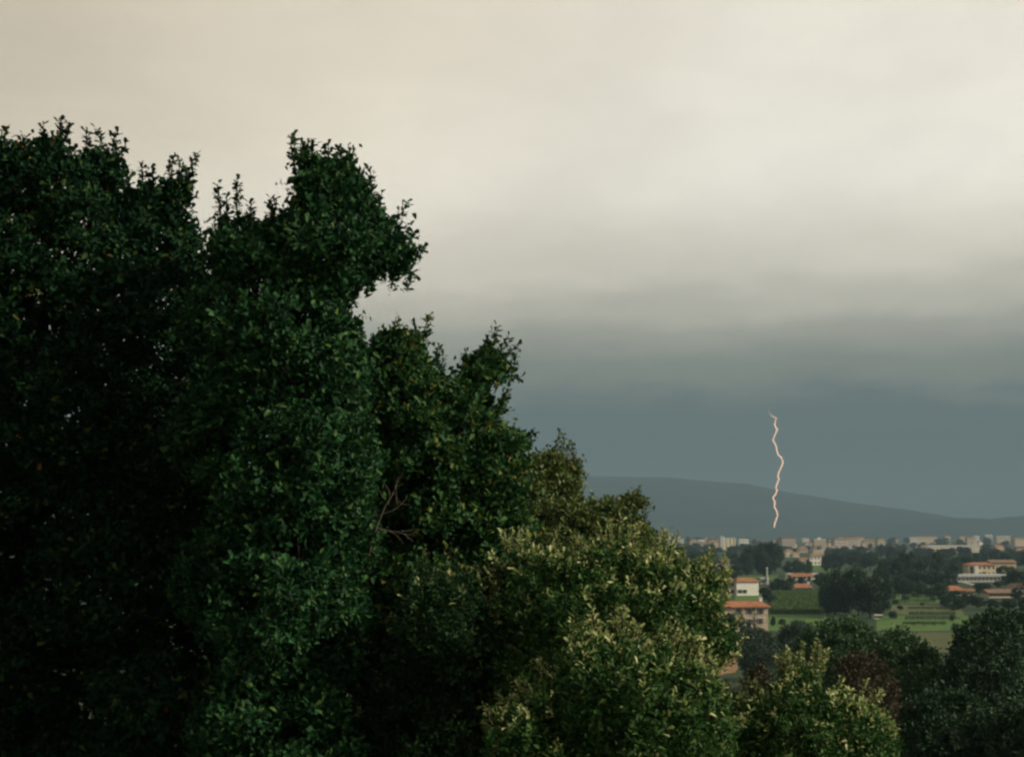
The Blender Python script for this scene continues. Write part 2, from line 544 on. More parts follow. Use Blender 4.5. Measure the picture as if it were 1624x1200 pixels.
def poly_clumps(poly, rmin, rmax, spacing, tries):
    """Fill an outline with circles that stay inside it: (x, y, r, distance to edge)."""
    P = np.array(poly, float)
    Q = np.roll(P, -1, 0)
    x0, y0 = P.min(0)
    x1, y1 = P.max(0)
    pts = np.stack([x0 + rng.random(tries) * (x1 - x0), y0 + rng.random(tries) * (y1 - y0)], -1)
    cross = ((P[None, :, 1] > pts[:, None, 1]) != (Q[None, :, 1] > pts[:, None, 1])) & \
            (pts[:, None, 0] < (Q - P)[None, :, 0] * (pts[:, None, 1] - P[None, :, 1]) / ((Q - P)[None, :, 1] + 1e-9) + P[None, :, 0])
    pts = pts[cross.sum(1) % 2 == 1]
    e = (Q - P)[None]
    w = pts[:, None] - P[None]
    tt = np.clip((w * e).sum(-1) / ((e * e).sum(-1) + 1e-9), 0, 1)
    d = np.linalg.norm(w - tt[..., None] * e, axis=-1).min(1)
    ok = d > rmin * 0.8
    pts, d = pts[ok], d[ok]
    r = np.clip(d, rmin, rmax * (0.7 + 0.5 * rng.random(len(d))))
    sel = []
    order = np.argsort(-r)
    for i in order:
        if sel:
            S = np.array(sel)
            if (np.hypot(pts[S, 0] - pts[i, 0], pts[S, 1] - pts[i, 1]) < spacing * np.minimum(r[S], r[i])).any():
                continue
        sel.append(i)
    return [(pts[i, 0], pts[i, 1], r[i], d[i]) for i in sel]


def inside(poly, W):
    """Do these points, seen from the terrace, fall within an outline?"""
    W = np.asarray(W) - np.array([0, 0, EYE])
    f = W[:, 1] * CP + W[:, 2] * SP
    px, py = CX + FPX * W[:, 0] / f, CY - FPX * (W[:, 2] * CP - W[:, 1] * SP) / f
    P = np.array(poly, float)
    Q = np.roll(P, -1, 0)
    cr_ = ((P[None, :, 1] > py[:, None]) != (Q[None, :, 1] > py[:, None])) & (px[:, None] < (Q - P)[None, :, 0] * (py[:, None] - P[None, :, 1]) / ((Q - P)[None, :, 1] + 1e-9) + P[None, :, 0])
    return bool(((cr_.sum(1) % 2 == 1) | (py > P[:, 1].max() - 5)).all())


def roughen(poly, amp):
    """A ragged outline: every edge broken into short uneven steps."""
    out = []
    for (x0, y0), (x1, y1) in zip(poly, poly[1:] + poly[:1]):
        L = math.hypot(x1 - x0, y1 - y0)
        n = max(1, int(L / (amp * 2.6)))
        nx, ny = (y1 - y0) / (L + 1e-9), -(x1 - x0) / (L + 1e-9)
        for i_ in range(n):
            f = i_ / n
            w = amp * rng.uniform(-1.2, 0.9) if i_ else 0.0
            out.append((x0 + (x1 - x0) * f + nx * w, y0 + (y1 - y0) * f + ny * w))
    return out


def edge_shoots(poly, n, inn, outn):
    """Shoots growing out through the upper outline, leaning outwards and up."""
    res = []
    P = np.array(poly, float)
    c = P.mean(0)
    while len(res) < n:
        i_ = rng.integers(len(P))
        a_, b_ = P[i_], P[(i_ + 1) % len(P)]
        m = a_ + (b_ - a_) * rng.random()
        if m[1] > 1160:
            continue
        o_ = m - c
        o_ = o_ / (np.linalg.norm(o_) + 1e-9) + np.array([rng.normal() * 0.35, -0.7])
        o_ /= np.linalg.norm(o_)
        q0, q1 = m - o_ * inn, m + o_ * outn * rng.uniform(0.3, 1.15)
        res.append((q0[0], q0[1], q1[0], q1[1]))
    return res


def outline_tree(name, label, cat, poly, D, trunk_px, leaf, lm, rmin=14, rmax=62, half=None, cov=0.8, tip=None, tip_p=0.0, n_branch=14,
                 group=None, sprigs=(), wide=1.0, tpl=LOBED, back=True, trunk_r=0.22, dead=None, spacing=1.2, k=8, squash=0.8, up=0.5, shoots=0, ragged=None):
    """A tree whose crown, seen from the terrace, fills an outline; the crown has real depth round its trunk."""
    poly = roughen(poly, ragged if ragged else (6.0 if D < 30 else 5.0))
    if shoots:
        sprigs = list(sprigs) + edge_shoots(poly, shoots, 16, 24)
    x = (trunk_px - CX) / FPX * D
    Dt = D + (0.9 if D < 30 else 0.0)
    base = np.array([x * Dt / D, Dt, gz(x * Dt / D, Dt) - 0.15])
    root = thing(name, label, cat, base, 0, group)
    P = np.array(poly, float)
    wpx = P[:, 0].max() - P[:, 0].min()
    half = half or 0.42 * wpx * D / FPX
    cl = []
    lr = min(130.0, 0.30 * wpx)
    lobes = [(a_, b_, min(max(d_, 0.35 * lr), lr)) for a_, b_, r_, d_ in poly_clumps(poly, 0.3 * lr, lr, 1.5, 1500)]
    lobes = [(a_, b_, r_, rng.uniform(-0.35, 0.35) * half) for a_, b_, r_ in lobes]
    layers = (0, 1, 2) if D < 30 else (0, 1)
    for ly in layers:
        for (px, py, r, d) in poly_clumps(poly, rmin if ly == 0 else rmin * 1.5, rmax, spacing if ly == 0 else 0.95 if ly == 1 else 1.1, 5000):
            zm = half * min(1.0, (d / (0.30 * wpx)) ** 0.5)
            if ly == 0:
                # big lobes swell towards the light with hollows between them
                bl = [(math.sqrt(max(0.0, c_ * c_ - (a_ - px) ** 2 - (b_ - py) ** 2)) * D / FPX * 1.6, e_) for a_, b_, c_, e_ in lobes]
                bulge, lo = max(bl) if bl else (0.0, 0.0)
                if bulge < 0.5 * lr * D / FPX and d > 0.35 * lr and rng.random() < 0.8:
                    continue
                off = 0.15 * zm - 0.35 * zm - bulge + lo * min(1.0, d / lr) + 0.06 * half * rng.normal()
            else:
                off = zm * (0.15 + 0.85 * rng.random()) if ly == 1 else zm * rng.uniform(-0.2, 0.1)
            rm = r * D / FPX
            # pale young leaves crowd the crown's top, their colour also giving its sunlit highlights
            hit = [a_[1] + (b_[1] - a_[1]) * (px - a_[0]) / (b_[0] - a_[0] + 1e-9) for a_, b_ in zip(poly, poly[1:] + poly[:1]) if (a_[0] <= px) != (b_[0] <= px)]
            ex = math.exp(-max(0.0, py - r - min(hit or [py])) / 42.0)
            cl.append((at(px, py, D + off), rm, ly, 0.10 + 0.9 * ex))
    mats = [M[lm], M[tip] if tip else M[lm]]
    C = np.array([c[0] for c in cl])
    cent = C[rng.choice(len(C), min(n_branch, len(C)), replace=False)]
    for _ in range(6):
        a = np.argmin(((C[:, None] - cent[None]) ** 2).sum(-1), 1)
        cent = np.array([C[a == i].mean(0) if (a == i).any() else cent[i] for i in range(len(cent))])
    top = C[:, 2].max()
    z0 = base[2]
    lean = np.array([C[:, 0].mean(), C[:, 1].mean()])
    tt = np.array([0.55 * lean[0] + 0.45 * x, 0.5 * lean[1] + 0.5 * D, z0 + 0.84 * (top - z0)])
    tp, tr = bent(base, tt, trunk_r, trunk_r * 0.35, 8, 0.03)
    link('trunk', tubes('trunk', [(tp - base, tr)], M['bark'], 8), root)
    for b in range(len(cent)):
        mine = np.where(a == b)[0]
        if len(mine) == 0:
            continue
        fr = np.clip((cent[b][2] - z0) / (tt[2] - z0) - 0.05, 0.2, 0.98)
        st = tp[0] + (tp[-1] - tp[0]) * fr
        i0 = int(np.clip(fr * 7, 0, 6))
        f = fr * 7 - i0
        st = tp[i0] * (1 - f) + tp[i0 + 1] * f
        hub = cent[b] + np.array([0, 0.45 * half, -0.1 * half])
        paths = [bent(st - base, hub - base, trunk_r * 0.16, trunk_r * 0.07, 6, 0.03)]
        lv = Leaves()
        for i in mine:
            c, rm, ly, ex = cl[i]
            if np.linalg.norm(c - hub) < (1.2 if D < 30 else 0.25 * half + 2.0):
                paths.append(bent(hub - base, c - base, trunk_r * 0.06, trunk_r * 0.025, 4, 0.08))
            nl = cov * (1.0 if ly == 0 else 0.8) * 4 * math.pi * rm * rm / (0.40 * leaf * leaf) + 24
            nt = max(4, int(nl / k))
            lv.clump(c - base, rm * np.array([1, 1, 0.92 * squash]), nt, k, leaf * (1 if ly == 0 else 1.25), tpl if ly == 0 else FOLD,
                     0, 1 if tip else None, tip_p * ex, up, wide)
        keep = [q_ for q_ in paths if inside(poly, q_[0] + base)]
        bo = link('branch', tubes('branch', keep or [(q_[0][-2:], q_[1][-2:]) for q_ in paths[-1:]], M['bark'], 4), root)
        link('foliage', lv.mesh('foliage', mats), bo)
    if sprigs:
        for (bx, by, tx, ty) in sprigs:
            off = -0.15 * half + rng.normal() * 0.2
            p0, p1 = at(bx, by, D + off) - base, at(tx, ty, D + off) - base
            pts, rr = bent(p0, p1, 0.010, 0.004, 6, 0.05)
            so = link('shoot', tubes('shoot', [(pts, rr)], M['bark'], 4), root)
            lv = Leaves()
            n = max(5, int(np.linalg.norm(p1 - p0) / (leaf * 0.28)))
            s = np.linspace(0.12, 1.0, n)[:, None]
            tipp = p0 + (p1 - p0) * s + 0.01 * rng.normal(size=(n, 3))
            td = unit(np.repeat((p1 - p0)[None], n, 0) + 0.25 * np.linalg.norm(p1 - p0) * rng.normal(size=(n, 3)))
            lv.twigs(tipp, td, 4, leaf * 0.85, tpl, 0, 1 if tip else None, tip_p, wide, tl=1.2)
            link('foliage', lv.mesh('foliage', mats), so)
    return root, base


A_poly = [(-260, 240), (-100, 205), (0, 212), (40, 222), (62, 208), (85, 205), (105, 210), (115, 236), (132, 215), (150, 214), (170, 230), (195, 232), (205, 262),
          (200, 298), (225, 282), (245, 288), (265, 268), (300, 265), (312, 284), (308, 330), (320, 372), (335, 430), (370, 520), (390, 700), (390, 1000), (370, 1280), (-260, 1280)]
outline_tree('oak_tree', 'tall dark oak with ragged top and upright shoots, the darkest of the hillside trees, shade in its leaf colour', 'tree', A_poly, 18.5, 60, 0.105, 'oak',
             n_branch=22, cov=0.75, rmin=13, rmax=46, trunk_r=0.3,
             sprigs=[(92, 235, 97, 188), (70, 235, 68, 196), (104, 225, 108, 195), (10, 235, 8, 200), (140, 232, 137, 204), (178, 240, 184, 208), (188, 250, 200, 228),
                     (165, 235, 152, 203), (228, 300, 227, 258), (243, 300, 241, 268), (270, 285, 274, 246), (300, 290, 313, 242), (290, 285, 284, 252), (40, 240, 36, 214)])
B_poly = [(325, 372), (345, 345), (375, 340), (395, 345), (420, 345), (440, 325), (465, 328), (462, 285), (464, 240), (490, 234), (515, 242), (555, 240), (575, 270), (590, 300),
          (605, 322), (622, 348), (645, 338), (642, 365), (670, 390), (655, 415), (652, 442), (615, 440), (585, 448), (555, 470), (552, 490), (577, 515), (582, 545),
          (600, 590), (582, 650), (622, 720), (588, 790), (618, 860), (575, 920), (605, 1010), (560, 1090), (600, 1280), (330, 1280), (285, 1150), (355, 1040), (265, 930), (340, 800), (240, 700), (330, 590), (275, 500), (330, 430)]
B_root, B_base = outline_tree('oak_tree', 'oak with a dense head leaning out over the valley against pale sky', 'tree', B_poly, 15.5, 420, 0.092, 'oak_head', shoots=18, n_branch=22, cov=0.75, rmin=12, rmax=50, trunk_r=0.28,
             sprigs=[(350, 350, 345, 292), (378, 350, 376, 284), (398, 350, 398, 318), (432, 345, 438, 312), (466, 260, 462, 212), (497, 250, 494, 220), (520, 255, 520, 226), (552, 262, 556, 234),
                     (535, 260, 540, 232), (622, 360, 648, 319), (600, 330, 606, 306), (650, 400, 676, 393), (640, 425, 660, 436), (480, 250, 484, 224), (645, 380, 660, 372), (360, 350, 360, 312)])
C_poly = [(570, 565), (588, 530), (610, 514), (640, 515), (668, 530), (680, 560), (695, 578), (712, 592), (735, 582), (750, 552), (775, 540), (795, 552), (812, 555), (806, 575), (818, 598),
          (800, 607), (778, 614), (798, 630), (792, 655), (820, 672), (842, 690), (838, 720), (840, 800), (860, 900), (840, 1280), (560, 1280), (560, 800)]
C_root, C_base = outline_tree('oak_tree', 'middle sized oak with a crooked arm of leaves reaching over the valley', 'tree', C_poly, 17.0, 650, 0.094, 'oak_mid', shoots=22, n_branch=20, cov=0.8, rmin=12, rmax=46, trunk_r=0.24,
             sprigs=[(625, 535, 628, 503), (672, 545, 683, 498), (660, 535, 655, 510), (690, 575, 696, 545), (700, 592, 704, 566), (768, 555, 776, 530), (805, 565, 822, 544), (815, 600, 826, 598), (790, 650, 806, 618), (700, 600, 690, 560)])
D_poly = [(780, 770), (838, 716), (862, 708), (890, 706), (902, 722), (925, 722), (930, 745), (922, 770), (940, 790), (965, 785), (1000, 773), (1030, 782), (1028, 800), (1005, 810),
          (1030, 825), (1044, 848), (1035, 872), (1065, 900), (1065, 1120), (760, 1120)]
outline_tree('oak_tree', 'small yellowish oak standing beyond the dark oaks and above the pale tipped shrub', 'tree', D_poly, 27.0, 900, 0.10, 'oak_yellow', shoots=26, ragged=7, n_branch=12, cov=0.75, rmin=9, rmax=34, trunk_r=0.2,
             sprigs=[(900, 715, 905, 700), (1010, 785, 1015, 770)])
E1_poly = [(570, 1280), (585, 1060), (625, 960), (648, 905), (675, 892), (700, 882), (740, 890), (780, 880), (820, 890), (840, 960), (850, 1100), (840, 1280)]  # left part of the broad shrub, split off to carry the shaded leaf colour
outline_tree('evergreen_shrub', 'evergreen shrub with shade in its leaf colour between the oaks and the pale tipped shrub', 'shrub', E1_poly, 15.6, 700, 0.066, 'evergreen_shaded', n_branch=12, cov=0.62, rmin=12, rmax=40,
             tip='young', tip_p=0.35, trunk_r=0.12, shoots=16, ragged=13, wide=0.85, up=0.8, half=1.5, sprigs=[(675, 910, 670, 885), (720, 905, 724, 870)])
E_poly = [(770, 1000), (785, 900), (800, 868), (822, 842), (850, 868), (880, 850), (920, 866), (945, 842), (975, 840), (1010, 852), (1040, 864), (1065, 858),
          (1085, 876), (1110, 884), (1145, 905), (1150, 930), (1145, 960), (1170, 978), (1180, 1005), (1165, 1040), (1130, 1060), (1140, 1100), (1150, 1280), (770, 1280), (765, 1120)]
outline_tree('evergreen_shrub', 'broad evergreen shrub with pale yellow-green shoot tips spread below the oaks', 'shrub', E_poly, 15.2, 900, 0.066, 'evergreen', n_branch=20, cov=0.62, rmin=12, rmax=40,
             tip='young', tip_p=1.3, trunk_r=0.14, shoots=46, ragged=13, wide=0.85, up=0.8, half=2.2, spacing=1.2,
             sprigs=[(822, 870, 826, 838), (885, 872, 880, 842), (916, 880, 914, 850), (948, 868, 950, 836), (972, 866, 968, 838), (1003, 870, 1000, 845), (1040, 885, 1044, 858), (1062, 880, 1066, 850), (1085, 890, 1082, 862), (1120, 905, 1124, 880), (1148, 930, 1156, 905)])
F_poly = [(785, 1115), (830, 1085), (870, 1062), (900, 1012), (940, 985), (980, 974), (1000, 1000), (1050, 1012), (1100, 1025), (1130, 1052), (1160, 1100), (1180, 1280), (770, 1280)]
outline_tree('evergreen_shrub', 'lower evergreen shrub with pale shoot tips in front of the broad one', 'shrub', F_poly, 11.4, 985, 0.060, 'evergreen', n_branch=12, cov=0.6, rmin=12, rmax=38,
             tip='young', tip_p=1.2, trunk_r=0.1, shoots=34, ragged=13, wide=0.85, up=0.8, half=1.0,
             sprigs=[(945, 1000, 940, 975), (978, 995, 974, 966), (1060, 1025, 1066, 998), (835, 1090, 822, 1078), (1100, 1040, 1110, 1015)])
G_poly = [(1120, 1085), (1150, 1078), (1190, 1082), (1220, 1062), (1245, 1042), (1260, 1028), (1300, 1028), (1312, 1050), (1300, 1066), (1340, 1072), (1380, 1092), (1410, 1112), (1428, 1150), (1440, 1280), (1130, 1280)]
G_poly = [(x_, y_ + 14) for x_, y_ in G_poly]
outline_tree('evergreen_shrub', 'rounded evergreen shrub with yellow tips standing before the rusty brown tree', 'shrub', G_poly, 16.5, 1280, 0.066, 'evergreen', n_branch=12, cov=0.6, rmin=11, rmax=42,
             tip='young', tip_p=1.1, trunk_r=0.1, shoots=34, ragged=13, wide=0.85, up=0.8, half=1.2, sprigs=[(1270, 1058, 1266, 1032), (1300, 1058, 1306, 1034)])
H_poly = [(1322, 1055), (1350, 1030), (1388, 1030), (1412, 1050), (1428, 1090), (1440, 1150), (1440, 1280), (1310, 1280)]
outline_tree('rusty_tree', 'half withered tree with rusty brown leaves behind the rounded shrub', 'tree', H_poly, 55.0, 1375, 0.17, 'rust', n_branch=8, cov=0.36, rmin=8, rmax=22, tpl=FOLD, trunk_r=0.16, half=2.0)
outline_tree('rusty_tree', 'small rusty brown sapling beside the bare orange earth', 'tree', [(1182, 1066), (1200, 1048), (1216, 1052), (1224, 1075), (1222, 1150), (1180, 1150)], 48.0, 1204, 0.16, 'rust',
             n_branch=4, cov=0.45, rmin=7, rmax=14, tpl=FOLD, trunk_r=0.08, half=0.7)
outline_tree('woodland_tree', 'bushy green tree on the slope standing before the stone farmhouse meadow', 'tree', [(1255, 1030), (1275, 995), (1300, 978), (1335, 972), (1365, 978), (1392, 992), (1400, 1030), (1410, 1280), (1250, 1280)],
             95.0, 1330, 0.30, 'wood_tree', n_branch=8, cov=0.6, rmin=9, rmax=26, tpl=FOLD, trunk_r=0.25, half=3.0)
outline_tree('woodland_tree', 'bushy green tree on the slope standing before the cultivated strips', 'tree', [(1380, 1010), (1400, 990), (1430, 986), (1455, 1000), (1480, 1015), (1505, 1045), (1515, 1280), (1385, 1280)],
             88.0, 1440, 0.29, 'wood_tree', n_branch=8, cov=0.6, rmin=9, rmax=26, tpl=FOLD, trunk_r=0.25, half=2.6)
outline_tree('woodland_tree', 'big very dark tree on the slope beside the olive coloured field', 'tree', [(1478, 1280), (1486, 1070), (1502, 1030), (1512, 1000), (1535, 972), (1570, 960), (1600, 962), (1625, 990), (1640, 1280), (1500, 1280)],
             85.0, 1570, 0.29, 'dark_tree', n_branch=8, cov=0.6, rmin=9, rmax=28, tpl=FOLD, trunk_r=0.3, half=3.0)
outline_tree('woodland_tree', 'very dark tree crowding behind the big dark one on the slope', 'tree', [(1590, 985), (1615, 958), (1650, 948), (1700, 960), (1730, 1000), (1730, 1280), (1590, 1280)],
             98.0, 1660, 0.32, 'dark_tree', n_branch=7, cov=0.6, rmin=9, rmax=28, tpl=FOLD, trunk_r=0.3, half=3.0)
outline_tree('woodland_tree', 'low spreading tree below the very dark trees', 'tree', [(1415, 1150), (1445, 1095), (1490, 1080), (1540, 1090), (1580, 1120), (1600, 1180), (1600, 1290), (1410, 1290)],
             45.0, 1500, 0.17, 'dark_tree', n_branch=8, cov=0.55, rmin=10, rmax=30, tpl=FOLD, trunk_r=0.18, half=1.8)
outline_tree('woodland_tree', 'low dark leafed tree next to the low spreading one at the slope edge', 'tree', [(1565, 1150), (1590, 1105), (1640, 1095), (1700, 1110), (1720, 1290), (1560, 1290)],
             42.0, 1635, 0.17, 'dark_tree', n_branch=6, cov=0.55, rmin=10, rmax=30, tpl=FOLD, trunk_r=0.18, half=1.6)
outline_tree('poplar_tree', 'grey-green leafed tree close to the stone farmhouse corner', 'tree', [(1228, 1010), (1240, 985), (1265, 977), (1292, 982), (1300, 1010), (1300, 1080), (1225, 1080)],
             350.0, 1262, 0.6, 'grey_leaf', n_branch=5, cov=0.6, rmin=6, rmax=16, tpl=FOLD, trunk_r=0.3, half=5.0)
outline_tree('poplar_tree', 'darker grey-green tree below the stone farmhouse', 'tree', [(1160, 1030), (1175, 998), (1195, 990), (1222, 996), (1236, 1015), (1240, 1100), (1176, 1100), (1168, 1045)],
             330.0, 1200, 0.6, 'grey_leaf', n_branch=5, cov=0.6, rmin=6, rmax=16, tpl=FOLD, trunk_r=0.3, half=5.0)


# a bare dead branch and a withered tuft on the dark oaks
def dead_branch(root, base, D, segs, mat):
    paths = []
    for (x0, y0, x1, y1, r) in segs:
        paths.append(bent(at(x0, y0, D) - base, at(x1, y1, D) - base, r, r * 0.35, 6, 0.06))
    return link('dead_branch', tubes('dead_branch', paths, mat, 4), root)


dead_branch(C_root, C_base, 15.0, [(585, 880, 612, 800, 0.014), (612, 800, 632, 755, 0.009), (600, 838, 650, 848, 0.008), (606, 815, 645, 790, 0.008), (625, 843, 660, 838, 0.006),
                                   (630, 800, 628, 770, 0.005), (598, 845, 580, 815, 0.006), (640, 846, 655, 858, 0.005), (615, 800, 608, 765, 0.006), (622, 780, 640, 765, 0.004), (632, 795, 652, 800, 0.004), (645, 848, 662, 850, 0.004), (602, 830, 590, 800, 0.004), (618, 842, 640, 862, 0.004), (628, 770, 640, 748, 0.003), (608, 790, 598, 772, 0.003)], M['dry_wood'])


# ------------------------------------------------------------------ trees of the plain: a few crowns shared by many trees
def far_crown(kind):
    """Crown and trunk of a tree 15 m tall, root at the origin."""
    lv = Leaves()
    if kind == 'cypress':
        cs = [(np.array([rng.normal() * 0.2, rng.normal() * 0.2, z]), r) for z, r in [(1.6, 1.1), (3.5, 1.5), (5.5, 1.6), (7.5, 1.5), (9.5, 1.25), (11.5, 0.95), (13.2, 0.6), (14.3, 0.35)]]
    else:
        wx, z0, z1 = {'round': (6.6, 1.6, 13.2), 'broad': (8.2, 1.6, 12.6), 'tall': (4.6, 1.6, 13.8), 'irregular': (6.4, 1.6, 13.4), 'bushy': (6.0, 0.4, 13.0)}[kind]
        zc, hz = (z0 + z1) / 2, (z1 - z0) / 2
        cs = []
        n = 46
        while len(cs) < n:
            d = rng.uniform(-1, 1, 3)
            q = np.linalg.norm(d)
            if q > 1 or q < 0.35:
                continue
            if kind == 'irregular' and rng.random() < 0.3 and d[0] > 0.2 and d[2] > 0.1:
                continue
            cs.append((np.array([d[0] * wx * 0.82, d[1] * wx * 0.82, zc + d[2] * hz * 0.88]), rng.uniform(0.9, 2.6)))
    for c, r in cs:
        nl = int(30 * r * r) + 12
        lv.clump(c, r * np.array([1.08, 1.08, 0.85]), max(6, nl // 4), 4, 0.85, FOLD, 0, None, 0, 0.4, 1.25, shell=0.4)
    crown = lv.mesh('crown_' + kind, [M['far_leaf']])
    paths = [bent((0, 0, -0.4), (0.2, 0.1, 9.0), 0.36, 0.14, 6, 0.02)]
    if kind != 'cypress':
        for _ in range(6):
            c = cs[rng.integers(len(cs))][0]
            paths.append(bent((0.1, 0.05, rng.uniform(2.6, 6.0)), c, 0.14, 0.05, 4, 0.06))
    return crown, tubes('trunk_' + kind, paths, M['bark'], 6)


PROTO = {}
for kd in ('round', 'broad', 'tall', 'irregular', 'bushy', 'cypress'):
    PROTO[kd] = [far_crown(kd) for _ in range(1 if kd == 'cypress' else 2)]
HALF_W = {'round': 7.6, 'broad': 9.2, 'tall': 5.4, 'irregular': 7.2, 'bushy': 7.0, 'cypress': 1.75}


LOOK = {'round': 'round-crowned', 'broad': 'broad-crowned', 'tall': 'slender', 'irregular': 'ragged', 'bushy': 'bushy', 'cypress': 'columnar'}


def far_tree(px, top, base, wpx, kind, label, group=None, name='tree'):
    label = label.replace('KIND', LOOK[kind])
    p = ground_at(px, base)
    s = p[1] / FPX
    hgt, wid = (base - top) * s, wpx * s
    crown, trunk = PROTO[kind][rng.integers(len(PROTO[kind]))]
    o = thing(name, label, 'tree', p, rng.uniform(0, 6.28), group)
    k = wid / (2 * HALF_W[kind])
    o.scale = (k, k, hgt / 15.0)
    link('trunk', trunk, o)
    link('crown', crown, o)
    return o


GROVE = 'grove behind the white house'
GL = ['dark tree of the dense grove standing toward the white tower block', 'tallest dark tree of the dense grove, touching the skyline', 'dark tree in the heart of the dense grove behind the white house', 'dark tree of the dense grove beside the balcony block', 'lowest tree of the dense grove above the white house roof', 'front tree of the dense grove behind the slim chimney stack']
for a in [(1192, 858, 911, 38, 'round'), (1222, 852, 911, 46, 'round'), (1206, 853, 909, 44, 'bushy'), (1230, 858, 908, 34, 'round'), (1186, 872, 912, 26, 'bushy'), (1212, 868, 913, 40, 'bushy')]:
    far_tree(*a, GL.pop(0), GROVE)
CLUMP = 'big clump beside the maize field'
CL = ['broad tree of the big clump overhanging the maize field', 'tallest tree of the big clump, its crown rounding above the others', 'outer tree of the big clump standing over the white field hut',
      'tree in the middle of the big clump beside the maize field', 'tree of the big clump between the tallest one and the field hut', 'low leafy tree of the big clump at the corner of the maize field']
for a in [(1324, 893, 975, 62, 'bushy'), (1362, 886, 976, 62, 'round'), (1397, 893, 975, 52, 'bushy'), (1341, 900, 979, 52, 'round'), (1380, 905, 980, 54, 'bushy'), (1312, 915, 978, 34, 'bushy')]:
    far_tree(*a, CL.pop(0), CLUMP)
far_tree(1261, 881, 914, 46, 'broad', 'round green tree at the edge of the grove beside the bright meadow')
far_tree(1282, 884, 913, 20, 'bushy', 'small bushy tree between the grove and the bright meadow')
far_tree(1215, 926, 953, 25, 'bushy', 'dark bushy tree standing at the corner of the white house')
far_tree(1225, 940, 957, 20, 'bushy', 'low dark shrub at the edge of the maize field below the white house', name='shrub_tree')
far_tree(1197, 964, 1004, 8, 'cypress', 'slim dark cypress before the front wall of the stone farmhouse', name='cypress_tree')
far_tree(1178, 975, 1006, 17, 'bushy', 'round dark shrub against the front wall of the stone farmhouse', name='shrub_tree')
far_tree(1187, 984, 1005, 13, 'bushy', 'small dark bush between the cypress and the round shrub at the farmhouse', name='shrub_tree')
far_tree(1160, 970, 1007, 24, 'tall', 'dark tree hiding the end of the stone farmhouse', name='tree')
HEDGE = ('low KIND tree in the belt between the white house and the small orange-roofed cottage', 'tree belt between white house and cottage')
for a in [(1241, 916, 938, 24, 'bushy'), (1254, 913, 935, 22, 'round'), (1228, 918, 938, 20, 'bushy'), (1249, 925, 941, 18, 'bushy'), (1234, 914, 930, 18, 'round'), (1271, 913, 925, 16, 'bushy')]:
    far_tree(*a, *HEDGE)
far_tree(1283, 912, 927, 6, 'tall', 'narrow tree standing right behind the small orange-roofed cottage')
far_tree(1300, 903, 931, 26, 'round', 'dark tree between the small cottage and the big clump')
LEFTS = ('KIND tree in the green belt below the white tower block', 'green belt below the white tower block')
for a in [(1070, 866, 892, 38, 'round'), (1100, 865, 892, 40, 'broad'), (1128, 869, 896, 34, 'bushy'), (1158, 868, 898, 38, 'broad'), (1178, 872, 905, 30, 'bushy'), (1112, 880, 905, 40, 'bushy'), (1085, 878, 905, 40, 'bushy'),
          (1150, 899, 914, 24, 'bushy'), (1168, 890, 914, 26, 'bushy'), (1132, 895, 915, 30, 'round'), (1163, 904, 917, 20, 'bushy')]:
    far_tree(*a, *LEFTS)
MIDS = ('dark KIND tree in the wood between the town and the cultivated strips', 'wood between the town and the strips')
for a in [(1440, 866, 918, 42, 'irregular'), (1425, 880, 930, 36, 'round'), (1462, 876, 925, 44, 'broad'), (1490, 869, 920, 34, 'irregular'), (1478, 895, 936, 50, 'broad'), (1505, 897, 937, 44, 'broad'),
          (1450, 895, 935, 40, 'round'), (1512, 886, 922, 36, 'round'), (1425, 905, 945, 36, 'bushy'), (1440, 915, 945, 34, 'bushy'), (1460, 918, 943, 36, 'bushy'), (1490, 921, 946, 40, 'bushy'), (1515, 934, 953, 34, 'bushy'),
          (1535, 937, 958, 36, 'bushy'), (1475, 930, 946, 26, 'bushy'), (1500, 940, 960, 30, 'bushy'), (1520, 946, 966, 36, 'bushy'), (1550, 941, 964, 34, 'round'), (1556, 920, 942, 26, 'bushy'), (1405, 880, 925, 30, 'round'),
          (1380, 868, 905, 40, 'broad'), (1352, 868, 898, 38, 'round'), (1330, 868, 905, 34, 'round'), (1312, 876, 908, 26, 'round'), (1398, 858, 885, 26, 'round'), (1416, 861, 893, 34, 'irregular'), (1365, 863, 884, 26, 'round')]:
    far_tree(*a, *MIDS)
RIGHTS = ('dark KIND tree in the park round the cream villa', 'park round the cream villa')
for a in [(1616, 893, 938, 52, 'broad'), (1596, 908, 930, 20, 'bushy'), (1602, 866, 893, 44, 'broad'), (1580, 868, 892, 36, 'round'), (1556, 872, 897, 34, 'bushy'), (1535, 876, 912, 30, 'round'), (1524, 886, 913, 30, 'bushy'), (1635, 870, 905, 40, 'round'),
          (1640, 905, 945, 40, 'round'), (1600, 945, 966, 34, 'bushy'), (1575, 947, 968, 34, 'round'), (1630, 940, 968, 40, 'bushy'), (1538, 911, 922, 12, 'bushy'), (1583, 918, 931, 18, 'bushy'), (1565, 922, 936, 18, 'bushy'), (1612, 930, 950, 26, 'bushy'), (1597, 892, 913, 36, 'broad'), (1583, 899, 913, 14, 'bushy'), (1531, 898, 913, 16, 'bushy'), (1560, 905, 914, 12, 'bushy')]:
    far_tree(*a, *RIGHTS)
FARS = ('small distant KIND tree among the houses of the town', 'trees among the town houses')
kinds = ['round', 'broad', 'bushy', 'irregular', 'tall']
for i in range(215):
    b = rng.uniform(859, 884) if i < 160 else rng.uniform(884, 906)
    hp = (b - HY) * (rng.uniform(0.45, 0.75) if b < 866 else rng.uniform(0.25, 0.50))
    far_tree(rng.uniform(1050 if i < 160 else 1310, 1650), b - hp, b, hp * rng.uniform(0.9, 1.7), kinds[rng.integers(5)], *FARS)

